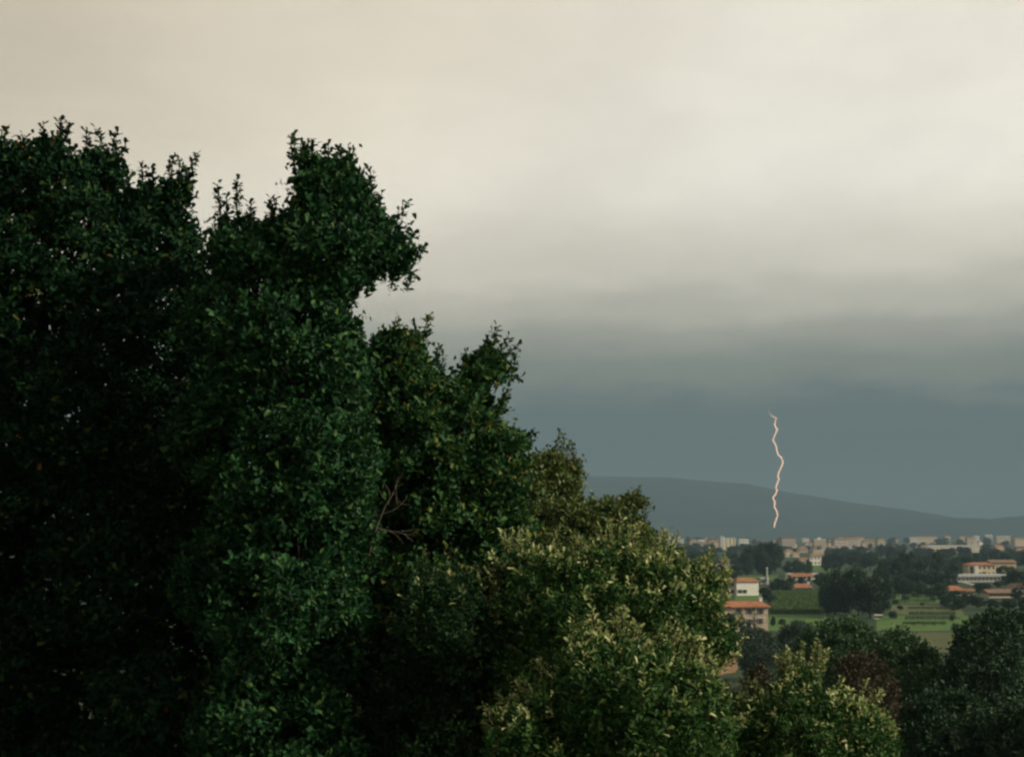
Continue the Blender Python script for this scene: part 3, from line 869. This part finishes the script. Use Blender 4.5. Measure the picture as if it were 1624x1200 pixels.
# ------------------------------------------------------------------ buildings
def plain_mat(name, c, var=0.12, scale=0.5):
    lo = tuple(v * (1 - var) for v in c)
    hi = tuple(min(0.9, v * (1 + var)) for v in c)
    return noise_mat(name, [(0.3, lo), (0.7, hi)], scale=scale, detail=5)


def tile_mat(name, c1, c2, c3):
    def build(nt, b):
        tcn = nt.nodes.new('ShaderNodeTexCoord')
        n = nt.nodes.new('ShaderNodeTexNoise')
        n.inputs['Scale'].default_value = 0.35
        n.inputs['Detail'].default_value = 8
        n.inputs['Roughness'].default_value = 0.7
        nt.links.new(tcn.outputs['Object'], n.inputs['Vector'])
        c = nramp(nt, n.outputs['Fac'], [(0.32, c1), (0.5, c2), (0.68, c3)])
        w = nt.nodes.new('ShaderNodeTexWave')
        w.inputs['Scale'].default_value = 1.3
        nt.links.new(tcn.outputs['Object'], w.inputs['Vector'])
        bn = nt.nodes.new('ShaderNodeBump')
        bn.inputs['Strength'].default_value = 0.5
        bn.inputs['Distance'].default_value = 0.08
        nt.links.new(w.outputs['Fac'], bn.inputs['Height'])
        nt.links.new(bn.outputs[0], b.inputs['Normal'])
        nt.links.new(c, b.inputs['Base Color'])
        b.inputs['Roughness'].default_value = 0.9
    return material(name, build)


WALLM = {'white': plain_mat('white_render', (0.74, 0.72, 0.66)), 'cream': plain_mat('cream_render', (0.66, 0.56, 0.40)), 'peach': plain_mat('peach_render', (0.60, 0.46, 0.34)),
         'pink': plain_mat('pink_render', (0.52, 0.37, 0.31)), 'grey': plain_mat('grey_concrete', (0.40, 0.40, 0.38)), 'ochre': plain_mat('ochre_render', (0.52, 0.41, 0.27)),
         'stone': noise_mat('rubble_stone', [(0.3, (0.24, 0.19, 0.14)), (0.5, (0.46, 0.37, 0.28)), (0.7, (0.64, 0.54, 0.42))], scale=1.1, detail=3, bump=0.4)}
ROOFM = {'orange': tile_mat('orange_tiles', (0.20, 0.085, 0.045), (0.36, 0.14, 0.065), (0.46, 0.21, 0.105)), 'terracotta': tile_mat('terracotta_tiles', (0.20, 0.10, 0.065), (0.32, 0.165, 0.10), (0.42, 0.25, 0.16)),
         'brown': tile_mat('weathered_tiles', (0.15, 0.085, 0.055), (0.24, 0.14, 0.09), (0.30, 0.19, 0.13)), 'grey': plain_mat('grey_roofing', (0.42, 0.43, 0.42)), 'white': plain_mat('white_roofing', (0.66, 0.65, 0.61))}
M['shutter'] = plain_mat('dark_shutter', (0.045, 0.05, 0.045))


def glass_build(nt, b):
    b.inputs['Base Color'].default_value = (0.035, 0.045, 0.05, 1)
    b.inputs['Roughness'].default_value = 0.08
    b.inputs['Specular IOR Level'].default_value = 0.6


M['glass'] = material('window_glass', glass_build)


def box(x0, x1, y0, y1, z0, z1):
    v = [(x, y, z) for z in (z0, z1) for y in (y0, y1) for x in (x0, x1)]
    f = [(0, 2, 3, 1), (4, 5, 7, 6), (0, 1, 5, 4), (2, 6, 7, 3), (0, 4, 6, 2), (1, 3, 7, 5)]
    return v, f


def mesh_of(name, solids, mat):
    V, Fc = [], []
    for v, f in solids:
        n = len(V)
        V += [tuple(map(float, q)) for q in v]
        Fc += [tuple(i + n for i in q) for q in f]
    me = bpy.data.meshes.new(name)
    me.from_pydata(V, [], Fc)
    me.materials.append(mat)
    me.update()
    return me


def hip(W, Dp, z, rise, ov, inset, t=0.22):
    """A tiled roof: eave slab edge and four slopes; inset 0 makes gables."""
    x, y = W / 2 + ov, Dp + ov
    yf = -ov
    ym = (yf + y) / 2
    v = [(-x, yf, z), (x, yf, z), (x, y, z), (-x, y, z), (-x, yf, z + t), (x, yf, z + t), (x, y, z + t), (-x, y, z + t), (-x + inset, ym, z + t + rise), (x - inset, ym, z + t + rise)]
    f = [(0, 3, 2, 1), (0, 1, 5, 4), (1, 2, 6, 5), (2, 3, 7, 6), (3, 0, 4, 7), (4, 5, 9, 8), (6, 7, 8, 9), (5, 6, 9), (7, 4, 8)]
    return v, f


YAW = np.random.default_rng(5)


def building(name, label, px0, px1, ridge, eave, base, wall='cream', roof='terracotta', rtype='hip', depth=None, yaw=0.0, cols=4, rows=2, balcony=False, chimney=None,
             inset=None, win=None, group=None, storeys=None, lift=0.0, roofbox=None):
    p = ground_at((px0 + px1) / 2, base)
    s = p[1] / FPX
    if yaw == 0.0:
        yaw = YAW.uniform(0.05, 0.19)        # the streets run a little across the view
    W, H, R = (px1 - px0) * s, (base - eave) * s, max(0.3, (eave - ridge) * s * 0.8)
    if rtype != 'flat':
        R = max(0.4, R - 0.3)
    Dp = depth or max(8.0, 0.62 * W)
    if abs(yaw) > 0.2:
        W = W / (abs(math.cos(yaw)) + abs(math.sin(yaw)) * 0.5)
        Dp = min(Dp, 0.6 * W)
    o = thing(name, label, 'building', p, yaw, group)
    wl = link('wall', mesh_of('wall', [box(-W / 2, W / 2, 0, Dp, -0.5, H)], WALLM[wall]), o)
    ov = 0.06 * W if rtype != 'flat' else 0.02 * W
    ov = min(max(ov, 0.3), 1.0)
    if rtype == 'flat':
        rf = link('roof', mesh_of('roof', [box(-W / 2 - ov, W / 2 + ov, -ov, Dp + ov, H + 0.01, H + R)], ROOFM[roof]), o)
    else:
        ins = inset if inset is not None else (0.0 if rtype == 'gable' else min(Dp / 2, W * 0.4))
        rf = link('roof', mesh_of('roof', [hip(W, Dp, H + 0.01, R, ov, ins)], ROOFM[roof]), o)
    if chimney is not None:
        cx = chimney * W / 2
        link('chimney', mesh_of('chimney', [box(cx - 0.5, cx + 0.5, Dp * 0.5 - 0.4, Dp * 0.5 + 0.4, H + R * 0.6, H + R + 1.3), box(cx - 0.65, cx + 0.65, Dp * 0.5 - 0.55, Dp * 0.5 + 0.55, H + R + 1.303, H + R + 1.5)], WALLM['white']), rf)
    if roofbox is not None:
        cx, bw, bh = roofbox
        link('stair_tower', mesh_of('stair_tower', [box(cx * W / 2 - bw / 2, cx * W / 2 + bw / 2, Dp * 0.3, Dp * 0.3 + bw, H + R * 0.5, H + R + bh), box(cx * W / 2 - bw / 2 - 0.3, cx * W / 2 + bw / 2 + 0.3, Dp * 0.3 - 0.3, Dp * 0.3 + bw + 0.3, H + R + bh + 0.003, H + R + bh + 0.4)], WALLM['white']), rf)
    fh = H / max(rows, 1)
    if balcony:
        for r in range(rows):
            z = fh * r + 0.15 * fh
            link('balcony', mesh_of('balcony', [box(-W / 2 + 0.4, W / 2 - 0.4, -1.3, -0.003, z, z + fh * 0.34)], WALLM['white' if wall != 'white' else 'cream']), o)
    # windows: a frame standing proud of the wall, the pane set back in it, shutters on houses near enough to show them
    ww, wh = min(1.5, W / cols * 0.5), min(1.9, fh * 0.5)
    ww = max(ww, W / cols * 0.34)
    fr = mesh_of('window', [box(-ww / 2 - 0.12, -ww / 2, -0.06, 0.02, -0.1, wh), box(ww / 2, ww / 2 + 0.12, -0.06, 0.02, -0.1, wh), box(-ww / 2 - 0.12, ww / 2 + 0.12, -0.06, 0.02, wh + 0.001, wh + 0.12),
                            box(-ww / 2 - 0.2, ww / 2 + 0.2, -0.12, 0.02, -0.2, -0.101)], WALLM['grey'])
    pane = mesh_of('pane', [box(-ww / 2, ww / 2, -0.03, 0.02, -0.1, wh)], M['glass'])
    spots = []
    if win is not None:
        spots = [((wx - (px0 + px1) / 2) * s, (base - wy) * s) for wx, wy in win]
    else:
        for r in range(rows):
            for c in range(cols):
                spots.append(((c + 0.5) / cols * W - W / 2, fh * r + fh * (0.5 if balcony else 0.34)))
    for wx, wz in spots:
        w = link('window', fr, o, (wx, 0, wz))
        link('pane', pane, w)
        if s < 0.5:
            for sg in (-1, 1):
                link('shutter', mesh_of('shutter', [box(sg * (ww * 0.5 + 0.36) - 0.22, sg * (ww * 0.5 + 0.36) + 0.22, -0.1, -0.003, -0.05, wh)], M['shutter']), w)
    # end wall windows
    for r in range(min(rows, 6)):
        for q in (0.3, 0.7):
            w = link('window', fr, o, (W / 2, Dp * q, fh * r + fh * 0.34))
            w.rotation_euler = (0, 0, math.pi / 2)
            link('pane', pane, w)
    return o, W, H, R, Dp, s, p


building('farmhouse', 'stone farmhouse with long orange tiled hip roof at the foot of the hill', 1134, 1219, 952, 963.5, 1001, 'stone', 'orange', 'hip', depth=10, inset=2.2, chimney=0.88, cols=9, rows=2, yaw=0.12, win=[(1189, 974), (1207, 974), (1172, 974), (1206, 989), (1189, 990)])
building('country_house', 'white rendered house with brown-orange hip roof beside the dark bushy tree', 1168, 1204, 915, 922.5, 944, 'white', 'orange', 'hip', depth=10, inset=3.0, cols=4, rows=2, win=[(1173, 940), (1181, 940)])
building('country_house', 'cream wing with its own hip roof adjoining the white rendered house', 1152, 1166.5, 914, 922, 943.6, 'cream', 'orange', 'hip', depth=9, cols=2, rows=2)
building('farm_shed', 'low grey shed at the end of the white house', 1206, 1219, 915, 918, 926, 'grey', 'grey', 'flat', cols=2, rows=1)
building('cottage', 'small white cottage with bright orange roof and white chimney above the maize field', 1261, 1288, 924, 931.5, 939, 'white', 'orange', 'hip', depth=9, inset=1.4, chimney=0.85, cols=4, rows=1)
building('long_house', 'low house with long orange roof and white ends behind the cottage', 1256, 1288, 907.5, 914, 919, 'white', 'orange', 'gable', cols=4, rows=1)
building('white_outbuilding', 'flat white outbuilding at the near end of the long orange-roofed house', 1289, 1299, 908.5, 910, 918.5, 'white', 'white', 'flat', cols=2, rows=1)
building('white_outbuilding', 'little flat white outbuilding at the far gable of the long orange-roofed house', 1250, 1255.4, 908.5, 910, 918.8, 'white', 'white', 'flat', cols=1, rows=1)
vl, vW, vH, vR, vD, vs, vp = building('villa', 'cream villa with orange roof and tall white entrance bay in the park', 1536, 1580, 890.5, 896, 914, 'cream', 'orange', 'hip', depth=14, cols=6, rows=2)
link('entrance_bay', mesh_of('entrance_bay', [box((1545 - 1558) * vs, (1551 - 1558) * vs, -1.6, -0.003, -0.4, vH * 0.93)], WALLM['white']), vl)
link('doorway', mesh_of('doorway', [box((1539.5 - 1558) * vs, (1543 - 1558) * vs, -0.2, -0.003, -0.2, vH * 0.85)], M['shutter']), vl)
building('villa_wing', 'long brown-roofed wing behind the cream villa', 1572, 1612, 886.5, 892, 908, 'ochre', 'brown', 'gable', cols=6, rows=1)
building('greenhouse', 'long pale grey flat shed in front of the cream villa', 1516, 1597, 909.5, 914, 922.5, 'grey', 'grey', 'flat', depth=16, cols=12, rows=1)
building('farm_barn', 'barn with a bright orange roof hidden in trees', 1503, 1533, 927, 936, 944, 'peach', 'orange', 'hip', depth=12, inset=4, cols=4, rows=1)
building('farm_barn', 'low annexe with orange roof beside the bright orange barn', 1533.5, 1546, 933, 936.5, 943.6, 'peach', 'orange', 'gable', cols=2, rows=1)
building('long_barn', 'long brown-roofed barn with pale cream wall among the trees', 1568, 1607, 933, 940, 947.5, 'cream', 'brown', 'gable', depth=11, cols=6, rows=1)
building('country_house', 'cream house with brown roof half outside the park trees', 1608, 1640, 923, 929.5, 945, 'cream', 'brown', 'hip', cols=4, rows=2)
building('field_hut', 'small white field hut at the edge of the cultivated strips', 1387, 1399, 974, 975.3, 981, 'white', 'white', 'flat', depth=2.5, cols=2, rows=1)
building('tower_house', 'slim cream house standing alone in the dark wood', 1423, 1430, 897, 899.5, 913, 'cream', 'terracotta', 'hip', cols=1, rows=3)
building('field_hut', 'tiny pale hut beside the slim cream house', 1415, 1421, 908, 909, 914, 'white', 'white', 'flat', depth=4, cols=1, rows=1)
building('country_house', 'white villa with terracotta roof and arched garden above the bright meadow', 1285, 1307, 876.5, 881.5, 896, 'white', 'terracotta', 'hip', cols=4, rows=2)
building('low_house', 'low pink house at the side of the white villa', 1268, 1283, 883, 886, 895, 'pink', 'terracotta', 'gable', cols=3, rows=1)
building('low_house', 'long cream building with flat roof behind the white villa', 1290, 1319, 871.5, 873, 881, 'cream', 'white', 'flat', cols=7, rows=1)
building('country_house', 'small house with reddish roof and grey wall below the white tower block', 1137, 1157, 887.5, 891, 901, 'grey', 'terracotta', 'gable', cols=4, rows=1)
building('low_house', 'white low house glimpsed beside the evergreen shrub', 1108, 1131, 882, 884.5, 893, 'white', 'grey', 'flat', cols=4, rows=1)
building('school_building', 'very long low building with two white bands and strip windows', 1466, 1556, 864, 865.2, 876, 'white', 'white', 'flat', depth=20, cols=16, rows=2, balcony=True)
building('low_house', 'pinkish house at the end of the very long low building', 1461, 1470.5, 864, 867, 877.5, 'peach', 'terracotta', 'hip', cols=2, rows=2)
building('tower_block', 'pale cream tower block rising above the town trees', 1149, 1167, 852.5, 853.2, 872, 'cream', 'white', 'flat', depth=22, cols=3, rows=8, yaw=0.0)
building('tower_block', 'narrow white stair tower attached to the cream tower block', 1143.5, 1148.7, 850, 851, 872.2, 'white', 'white', 'flat', depth=14, cols=1, rows=8)
building('apartment_block', 'stepped apartment block with stacked pale balconies beside the grove', 1240, 1262, 851.5, 854, 876, 'pink', 'terracotta', 'flat', depth=20, cols=5, rows=6, balcony=True)
building('country_house', 'cream house with arched loggia at the foot of the balcony block', 1246, 1258, 869.5, 873, 883, 'cream', 'terracotta', 'hip', cols=3, rows=2)
building('low_house', 'low pink-roofed house next to the arched loggia house', 1257, 1268, 874.5, 877, 883, 'cream', 'terracotta', 'gable', cols=3, rows=1)
building('country_house', 'small house with pointed reddish roof among town trees', 1267, 1281, 865.5, 870, 876, 'peach', 'terracotta', 'hip', cols=3, rows=1)
building('apartment_block', 'ochre apartment block with wide white roof slab and roof hut', 1291, 1311, 854.3, 856, 870, 'ochre', 'white', 'flat', depth=16, cols=5, rows=4, roofbox=(0.0, 7, 3.0))
building('low_house', 'cream low block before the ochre apartment block', 1291, 1303, 863, 865, 874, 'cream', 'terracotta', 'gable', cols=3, rows=1)
building('low_house', 'long grey-pink block of shops before the reddish apartments', 1303, 1323, 865, 867.5, 876, 'pink', 'grey', 'flat', cols=6, rows=1)
building('apartment_block', 'reddish apartment block with pale balconies', 1323, 1344, 853, 856, 873, 'peach', 'terracotta', 'hip', depth=16, cols=5, rows=4, balcony=True)
building('apartment_block', 'broad peach apartment block with stacked balconies and hip roof', 1340, 1362, 851.5, 855, 870, 'peach', 'terracotta', 'hip', depth=16, cols=5, rows=4, balcony=True)
building('apartment_block', 'cream block partly behind the peach apartments', 1355, 1371, 850, 852.5, 866, 'cream', 'terracotta', 'flat', depth=14, cols=4, rows=4)
building('low_house', 'yellow-cream house at the foot of the peach apartments', 1324, 1343, 868, 871, 878, 'cream', 'terracotta', 'gable', cols=5, rows=1)
building('apartment_block', 'ochre block with a pale central balcony', 1369, 1389, 854.5, 857, 867, 'ochre', 'terracotta', 'hip', depth=14, cols=5, rows=3)
building('apartment_block', 'squat cream block with a pyramid roof', 1392, 1404, 852.5, 856, 867, 'cream', 'terracotta', 'hip', depth=14, cols=3, rows=3)
building('low_house', 'ochre low house next to the squat cream block', 1412, 1425, 854.5, 857, 864, 'ochre', 'terracotta', 'gable', cols=4, rows=2)
building('low_house', 'house with broad red roof in a gap of the town trees', 1368, 1389, 872, 876, 884, 'cream', 'terracotta', 'gable', cols=4, rows=1)
building('low_house', 'little pink house beside the wood edge', 1414, 1424, 864.5, 867, 873, 'pink', 'terracotta', 'hip', cols=2, rows=1)
building('apartment_block', 'long cream terrace with stepped roofs on the skyline', 1452, 1488, 849.5, 851.5, 862, 'cream', 'terracotta', 'hip', depth=14, cols=9, rows=2)
building('low_house', 'white-gabled house closing the long cream terrace', 1444, 1453, 851, 853.5, 862.5, 'white', 'grey', 'gable', cols=2, rows=2)
building('low_house', 'cream house alone on the skyline beyond the long cream terrace', 1499, 1508, 848.5, 850.5, 861, 'cream', 'terracotta', 'hip', cols=2, rows=2)
building('apartment_block', 'cream block in the skyline cluster above the very long building', 1522, 1534, 849, 851.5, 863, 'cream', 'terracotta', 'hip', cols=4, rows=3)
building('apartment_block', 'peach block in the skyline cluster above the very long building', 1534, 1548, 850.5, 853, 866, 'peach', 'terracotta', 'hip', cols=4, rows=3)
building('low_house', 'white house in the skyline cluster above the very long building', 1545, 1554, 848.5, 850.5, 862, 'white', 'grey', 'gable', cols=3, rows=2)
building('low_house', 'small cream house below the skyline cluster', 1543, 1551, 859.5, 862, 869, 'cream', 'white', 'flat', cols=2, rows=1)
building('low_house', 'grey-white house with slanting roof on the skyline', 1563, 1575, 847, 849.5, 860, 'grey', 'grey', 'gable', cols=3, rows=2)
building('apartment_block', 'long white-roofed hall on the skyline', 1581, 1603, 849, 851, 861, 'cream', 'white', 'flat', cols=8, rows=2)
building('apartment_block', 'peach apartment row at the end of the skyline', 1608, 1632, 852, 854.5, 866, 'peach', 'terracotta', 'hip', cols=7, rows=3, yaw=0.25)
building('low_house', 'house with a bright red roof above the park trees', 1579, 1592, 863, 867, 874, 'cream', 'orange', 'gable', cols=3, rows=1)
building('country_house', 'peach house with red roof behind the park trees', 1612, 1634, 868, 873, 886, 'peach', 'terracotta', 'hip', cols=4, rows=2)
building('apartment_block', 'long grey apartment block with white balcony bands', 1054, 1085, 854.5, 856, 868, 'grey', 'white', 'flat', depth=16, cols=7, rows=4, balcony=True)
building('low_house', 'house with pointed pink roof beside the banded grey block', 1095, 1107, 854, 857.5, 866, 'cream', 'terracotta', 'hip', cols=3, rows=2)
building('low_house', 'white low block with a flat roof behind the pink-roofed house', 1108, 1119, 855, 856, 865, 'white', 'white', 'flat', cols=3, rows=2)
building('apartment_block', 'pinkish block with hip roof beside the cream tower block', 1124, 1140, 855.2, 858.5, 869, 'peach', 'terracotta', 'hip', cols=4, rows=3)
building('low_house', 'cream low house at the foot of the pinkish block', 1112, 1127, 858, 860.5, 868.5, 'cream', 'terracotta', 'gable', cols=4, rows=2)
building('low_house', 'white flat block between the tower block and the grove', 1172, 1188, 853.8, 855.3, 865, 'white', 'white', 'flat', cols=5, rows=2)
building('low_house', 'tiny white house far behind the balcony block', 1273, 1283, 852.5, 854.5, 860, 'white', 'grey', 'gable', cols=2, rows=2)

FILL = ('small distant house in the dense row along the town skyline', 'small houses along the town skyline')
for i in range(46):
    bx, b = rng.uniform(1052, 1640), rng.uniform(857, 869)
    w, e = rng.uniform(4, 10), rng.uniform(2.4, 5.0)
    fw, fr_, ft = ['cream', 'peach', 'white', 'pink', 'ochre', 'cream'][rng.integers(6)], ['terracotta', 'terracotta', 'brown', 'orange'][rng.integers(4)], ['hip', 'gable'][rng.integers(2)]
    building('town_house', 'small distant %s house with %s %s roof in the row along the town skyline' % (fw, fr_, ft), bx - w / 2, bx + w / 2, b - e - rng.uniform(1.5, 2.6), b - e, b, fw, fr_, ft, cols=3, rows=1, group=FILL[1], yaw=rng.uniform(-0.1, 0.55))

# slim chimney stack beside the white house
p = ground_at(1216.5, 926)
s = p[1] / FPX
stack = thing('chimney_stack', 'slim pale grey chimney stack rising beside the white house', 'chimney', p)
hgt = 26 * s
link('shaft', tubes('shaft', [([(0, 0, -0.3), (0, 0, hgt * 0.5), (0, 0, hgt)], [0.95, 0.75, 0.5])], WALLM['grey'], 12), stack)
link('collar', tubes('collar', [([(0, 0, hgt - 0.5), (0, 0, hgt + 0.1)], [0.75, 0.75])], WALLM['white'], 12), stack)
link('base_block', mesh_of('base_block', [box(-1.5, 1.5, -1.5, 1.5, -0.3, 1.2)], WALLM['grey']), stack)

# pale farm track
ground_patch('path', [(1521, 922), (1559, 932.6), (1563, 931), (1526, 920.6)], M['track'], 0.09, 'pale farm track running down from the grey shed')

# vine rows on the strips, each with its end posts
def vine_row(x0, x1, py, h, label):
    a, b = ground_at(x0, py), ground_at(x1, py)
    L = np.linalg.norm(b - a)
    o = thing('vine_row', label, 'vine row', (a + b) / 2, math.atan2(b[1] - a[1], b[0] - a[0]), 'vine rows on the cultivated strips')
    lv = Leaves()
    n = int(L * 60)
    P = np.stack([rng.uniform(-L / 2, L / 2, n), rng.normal(size=n) * 0.35, 0.5 + rng.random(n) ** 0.7 * (h - 0.5)], -1)
    lv.add(P, rng.normal(size=(n, 3)) + np.array([0, 0, 0.4]), rng.normal(size=(n, 3)) + np.array([0, -0.3, 0.8]), 0.4 * (0.7 + 0.6 * rng.random(n)), FOLD, 0, 1.2)
    link('foliage', lv.mesh('foliage', [M['wood_tree']]), o)
    for x in np.linspace(-L / 2, L / 2, 5):
        link('post', mesh_of('post', [box(x - 0.06, x + 0.06, -0.06, 0.06, -0.2, h + 0.15)], M['dry_wood']), o)


for (x0, x1, py, h_, lb) in [(1426, 1482, 957, 2.4, 'tall vine row along the upper edge of the yellow stubble'), (1440, 1517, 967, 1.5, 'low vine row through the middle of the yellow stubble'),
                             (1442, 1515, 976, 1.7, 'vine row along the lower edge of the yellow stubble'), (1436, 1517, 984, 1.8, 'long vine row in the light green strip below the stubble'),
                             (1432, 1500, 992, 1.5, 'lowest vine row, next to the olive coloured field'), (1430, 1482, 950, 2.2, 'short vine row in the green field above the stubble'),
                             (1470, 1515, 944, 1.8, 'uppermost short vine row below the wood')]:
    vine_row(x0, x1, py, h_, lb)

SCRUB = ('low KIND shrub scattered along the edges of the cultivated strips', 'scrub along the cultivated strips')
for a in [(1420, 948, 958, 14, 'bushy'), (1436, 942, 951, 16, 'bushy'), (1452, 938, 947, 16, 'round'), (1500, 952, 962, 16, 'bushy'), (1512, 958, 968, 14, 'bushy'), (1416, 966, 981, 18, 'bushy'), (1480, 946, 953, 14, 'round'),
          (1510, 972, 984, 12, 'bushy'), (1514, 986, 1002, 16, 'bushy'), (1428, 958, 967, 14, 'round'), (1462, 954, 960, 10, 'bushy'), (1414, 940, 950, 18, 'bushy'), (1240, 979, 990, 16, 'bushy'), (1226, 975, 992, 12, 'bushy')]:
    far_tree(*a, *SCRUB, name='shrub')

# the plain goes on behind the hillside trees
for i in range(60):
    b = 862 + 75 * rng.random() ** 1.6
    hp = (b - HY) * rng.uniform(0.35, 0.6)
    far_tree(rng.uniform(780, 1130), b - hp, b, hp * rng.uniform(0.9, 1.6), kinds[rng.integers(5)], 'leafy KIND tree on the plain behind the hillside trees', 'trees on the plain behind the hillside trees')
for i in range(14):
    bx, b = rng.uniform(820, 1050), rng.uniform(857, 872)
    w, e = rng.uniform(6, 16), rng.uniform(3.0, 8.0)
    fw, ft = ['cream', 'peach', 'white'][i % 3], ['hip', 'gable'][i % 2]
    building('town_house', 'distant %s house with terracotta %s roof hidden beyond the hillside trees' % (fw, ft), bx - w / 2, bx + w / 2, b - e - 2, b - e, b, fw, 'terracotta', ft, cols=3, rows=2, group='houses beyond the hillside trees')

# the maize field: nobody could count the plants
q = [ground_at(*c) for c in [(1221, 974), (1306, 974), (1300, 940.5), (1229, 940.5)]]
n = 26000
u, v = rng.random(n), rng.random(n)
Pm = ((1 - u) * (1 - v))[:, None] * q[0] + (u * (1 - v))[:, None] * q[1] + (u * v)[:, None] * q[2] + ((1 - u) * v)[:, None] * q[3]
Pm[:, 1] = np.round(Pm[:, 1] / 2.2) * 2.2 + rng.normal(size=n) * 0.25
Pm[:, 2] = 0.3 + rng.random(n) * 1.4
lv = Leaves()
lv.add(Pm, rng.normal(size=(n, 3)) * 0.6 + np.array([0, 0, 1.0]), rng.normal(size=(n, 3)) + np.array([0, -0.2, 0.6]), 0.95, FOLD, 0, 1.1)
mz = link('maize', lv.mesh('maize', [M['crop']]), kind='stuff')
tag(mz, 'dense green maize standing below the small orange-roofed cottage', 'maize')

# ------------------------------------------------------------------ the lightning bolt
bp = [(322, 90), (330, 140), (352, 160), (388, 180), (380, 210), (375, 235), (385, 262), (400, 275), (380, 315), (362, 365), (385, 410), (392, 455), (405, 495), (432, 518), (445, 555), (437, 590),
      (418, 630), (403, 670), (412, 705), (400, 745), (383, 772), (395, 805), (382, 840), (360, 865), (375, 900), (372, 950), (388, 975), (400, 1005), (392, 1050), (375, 1085), (373, 1122)]
bpx = [(1160 + x / 5.457, 630 + y / 5.457) for x, y in bp]
# where the last point meets the rising ground at the foot of the hills
DB = 9000.0
for D in np.arange(8600, 12000, 10.0):
    c = at(*bpx[-1], D)
    if hill_z(c[0], c[1]) >= c[2]:
        DB = D
        break
pts, rad = [], []
fine = []
for i in range(len(bpx) - 1):
    for f in (0, 0.33, 0.66):
        fine.append((bpx[i][0] * (1 - f) + bpx[i + 1][0] * f + rng.normal() * 0.35, bpx[i][1] * (1 - f) + bpx[i + 1][1] * f))
fine.append(bpx[-1])
for i, (x, y) in enumerate(fine):
    pts.append(at(x, y, DB + 25 * math.sin(i * 0.9)))
    rad.append(1.02 * DB / FPX * (0.12 + 0.88 * min(1.0, i / 9.0)) * (0.9 + 0.2 * rng.random()))
pts = np.array(pts)
o0 = pts[-1].copy()
bm_ = bpy.data.materials.new('lightning_glow')
bm_.use_nodes = True
bm_.node_tree.nodes.clear()
em = bm_.node_tree.nodes.new('ShaderNodeEmission')
em.inputs['Color'].default_value = (1.0, 0.60, 0.38, 1)
em.inputs['Strength'].default_value = 2.1
bo_ = bm_.node_tree.nodes.new('ShaderNodeOutputMaterial')
bm_.node_tree.links.new(em.outputs[0], bo_.inputs['Surface'])
btc = bm_.node_tree.nodes.new('ShaderNodeTexCoord')
bsx = bm_.node_tree.nodes.new('ShaderNodeSeparateXYZ')
bmr = bm_.node_tree.nodes.new('ShaderNodeMapRange')
bm_.node_tree.links.new(btc.outputs['Object'], bsx.inputs[0])
bm_.node_tree.links.new(bsx.outputs[2], bmr.inputs['Value'])
bmr.inputs['From Min'].default_value = float((pts - o0)[:, 2].max()) * 0.86
bmr.inputs['From Max'].default_value = float((pts - o0)[:, 2].max())
bmr.inputs['To Min'].default_value = 2.6
bmr.inputs['To Max'].default_value = 0.7
bm_.node_tree.links.new(bmr.outputs[0], em.inputs['Strength'])
bolt = link('lightning_bolt', tubes('lightning_bolt', [(pts - o0, rad)], bm_, 6), None, [float(v) for v in o0])
tag(bolt, 'jagged peach-white lightning bolt striking the foot of the hills beyond the town', 'lightning')
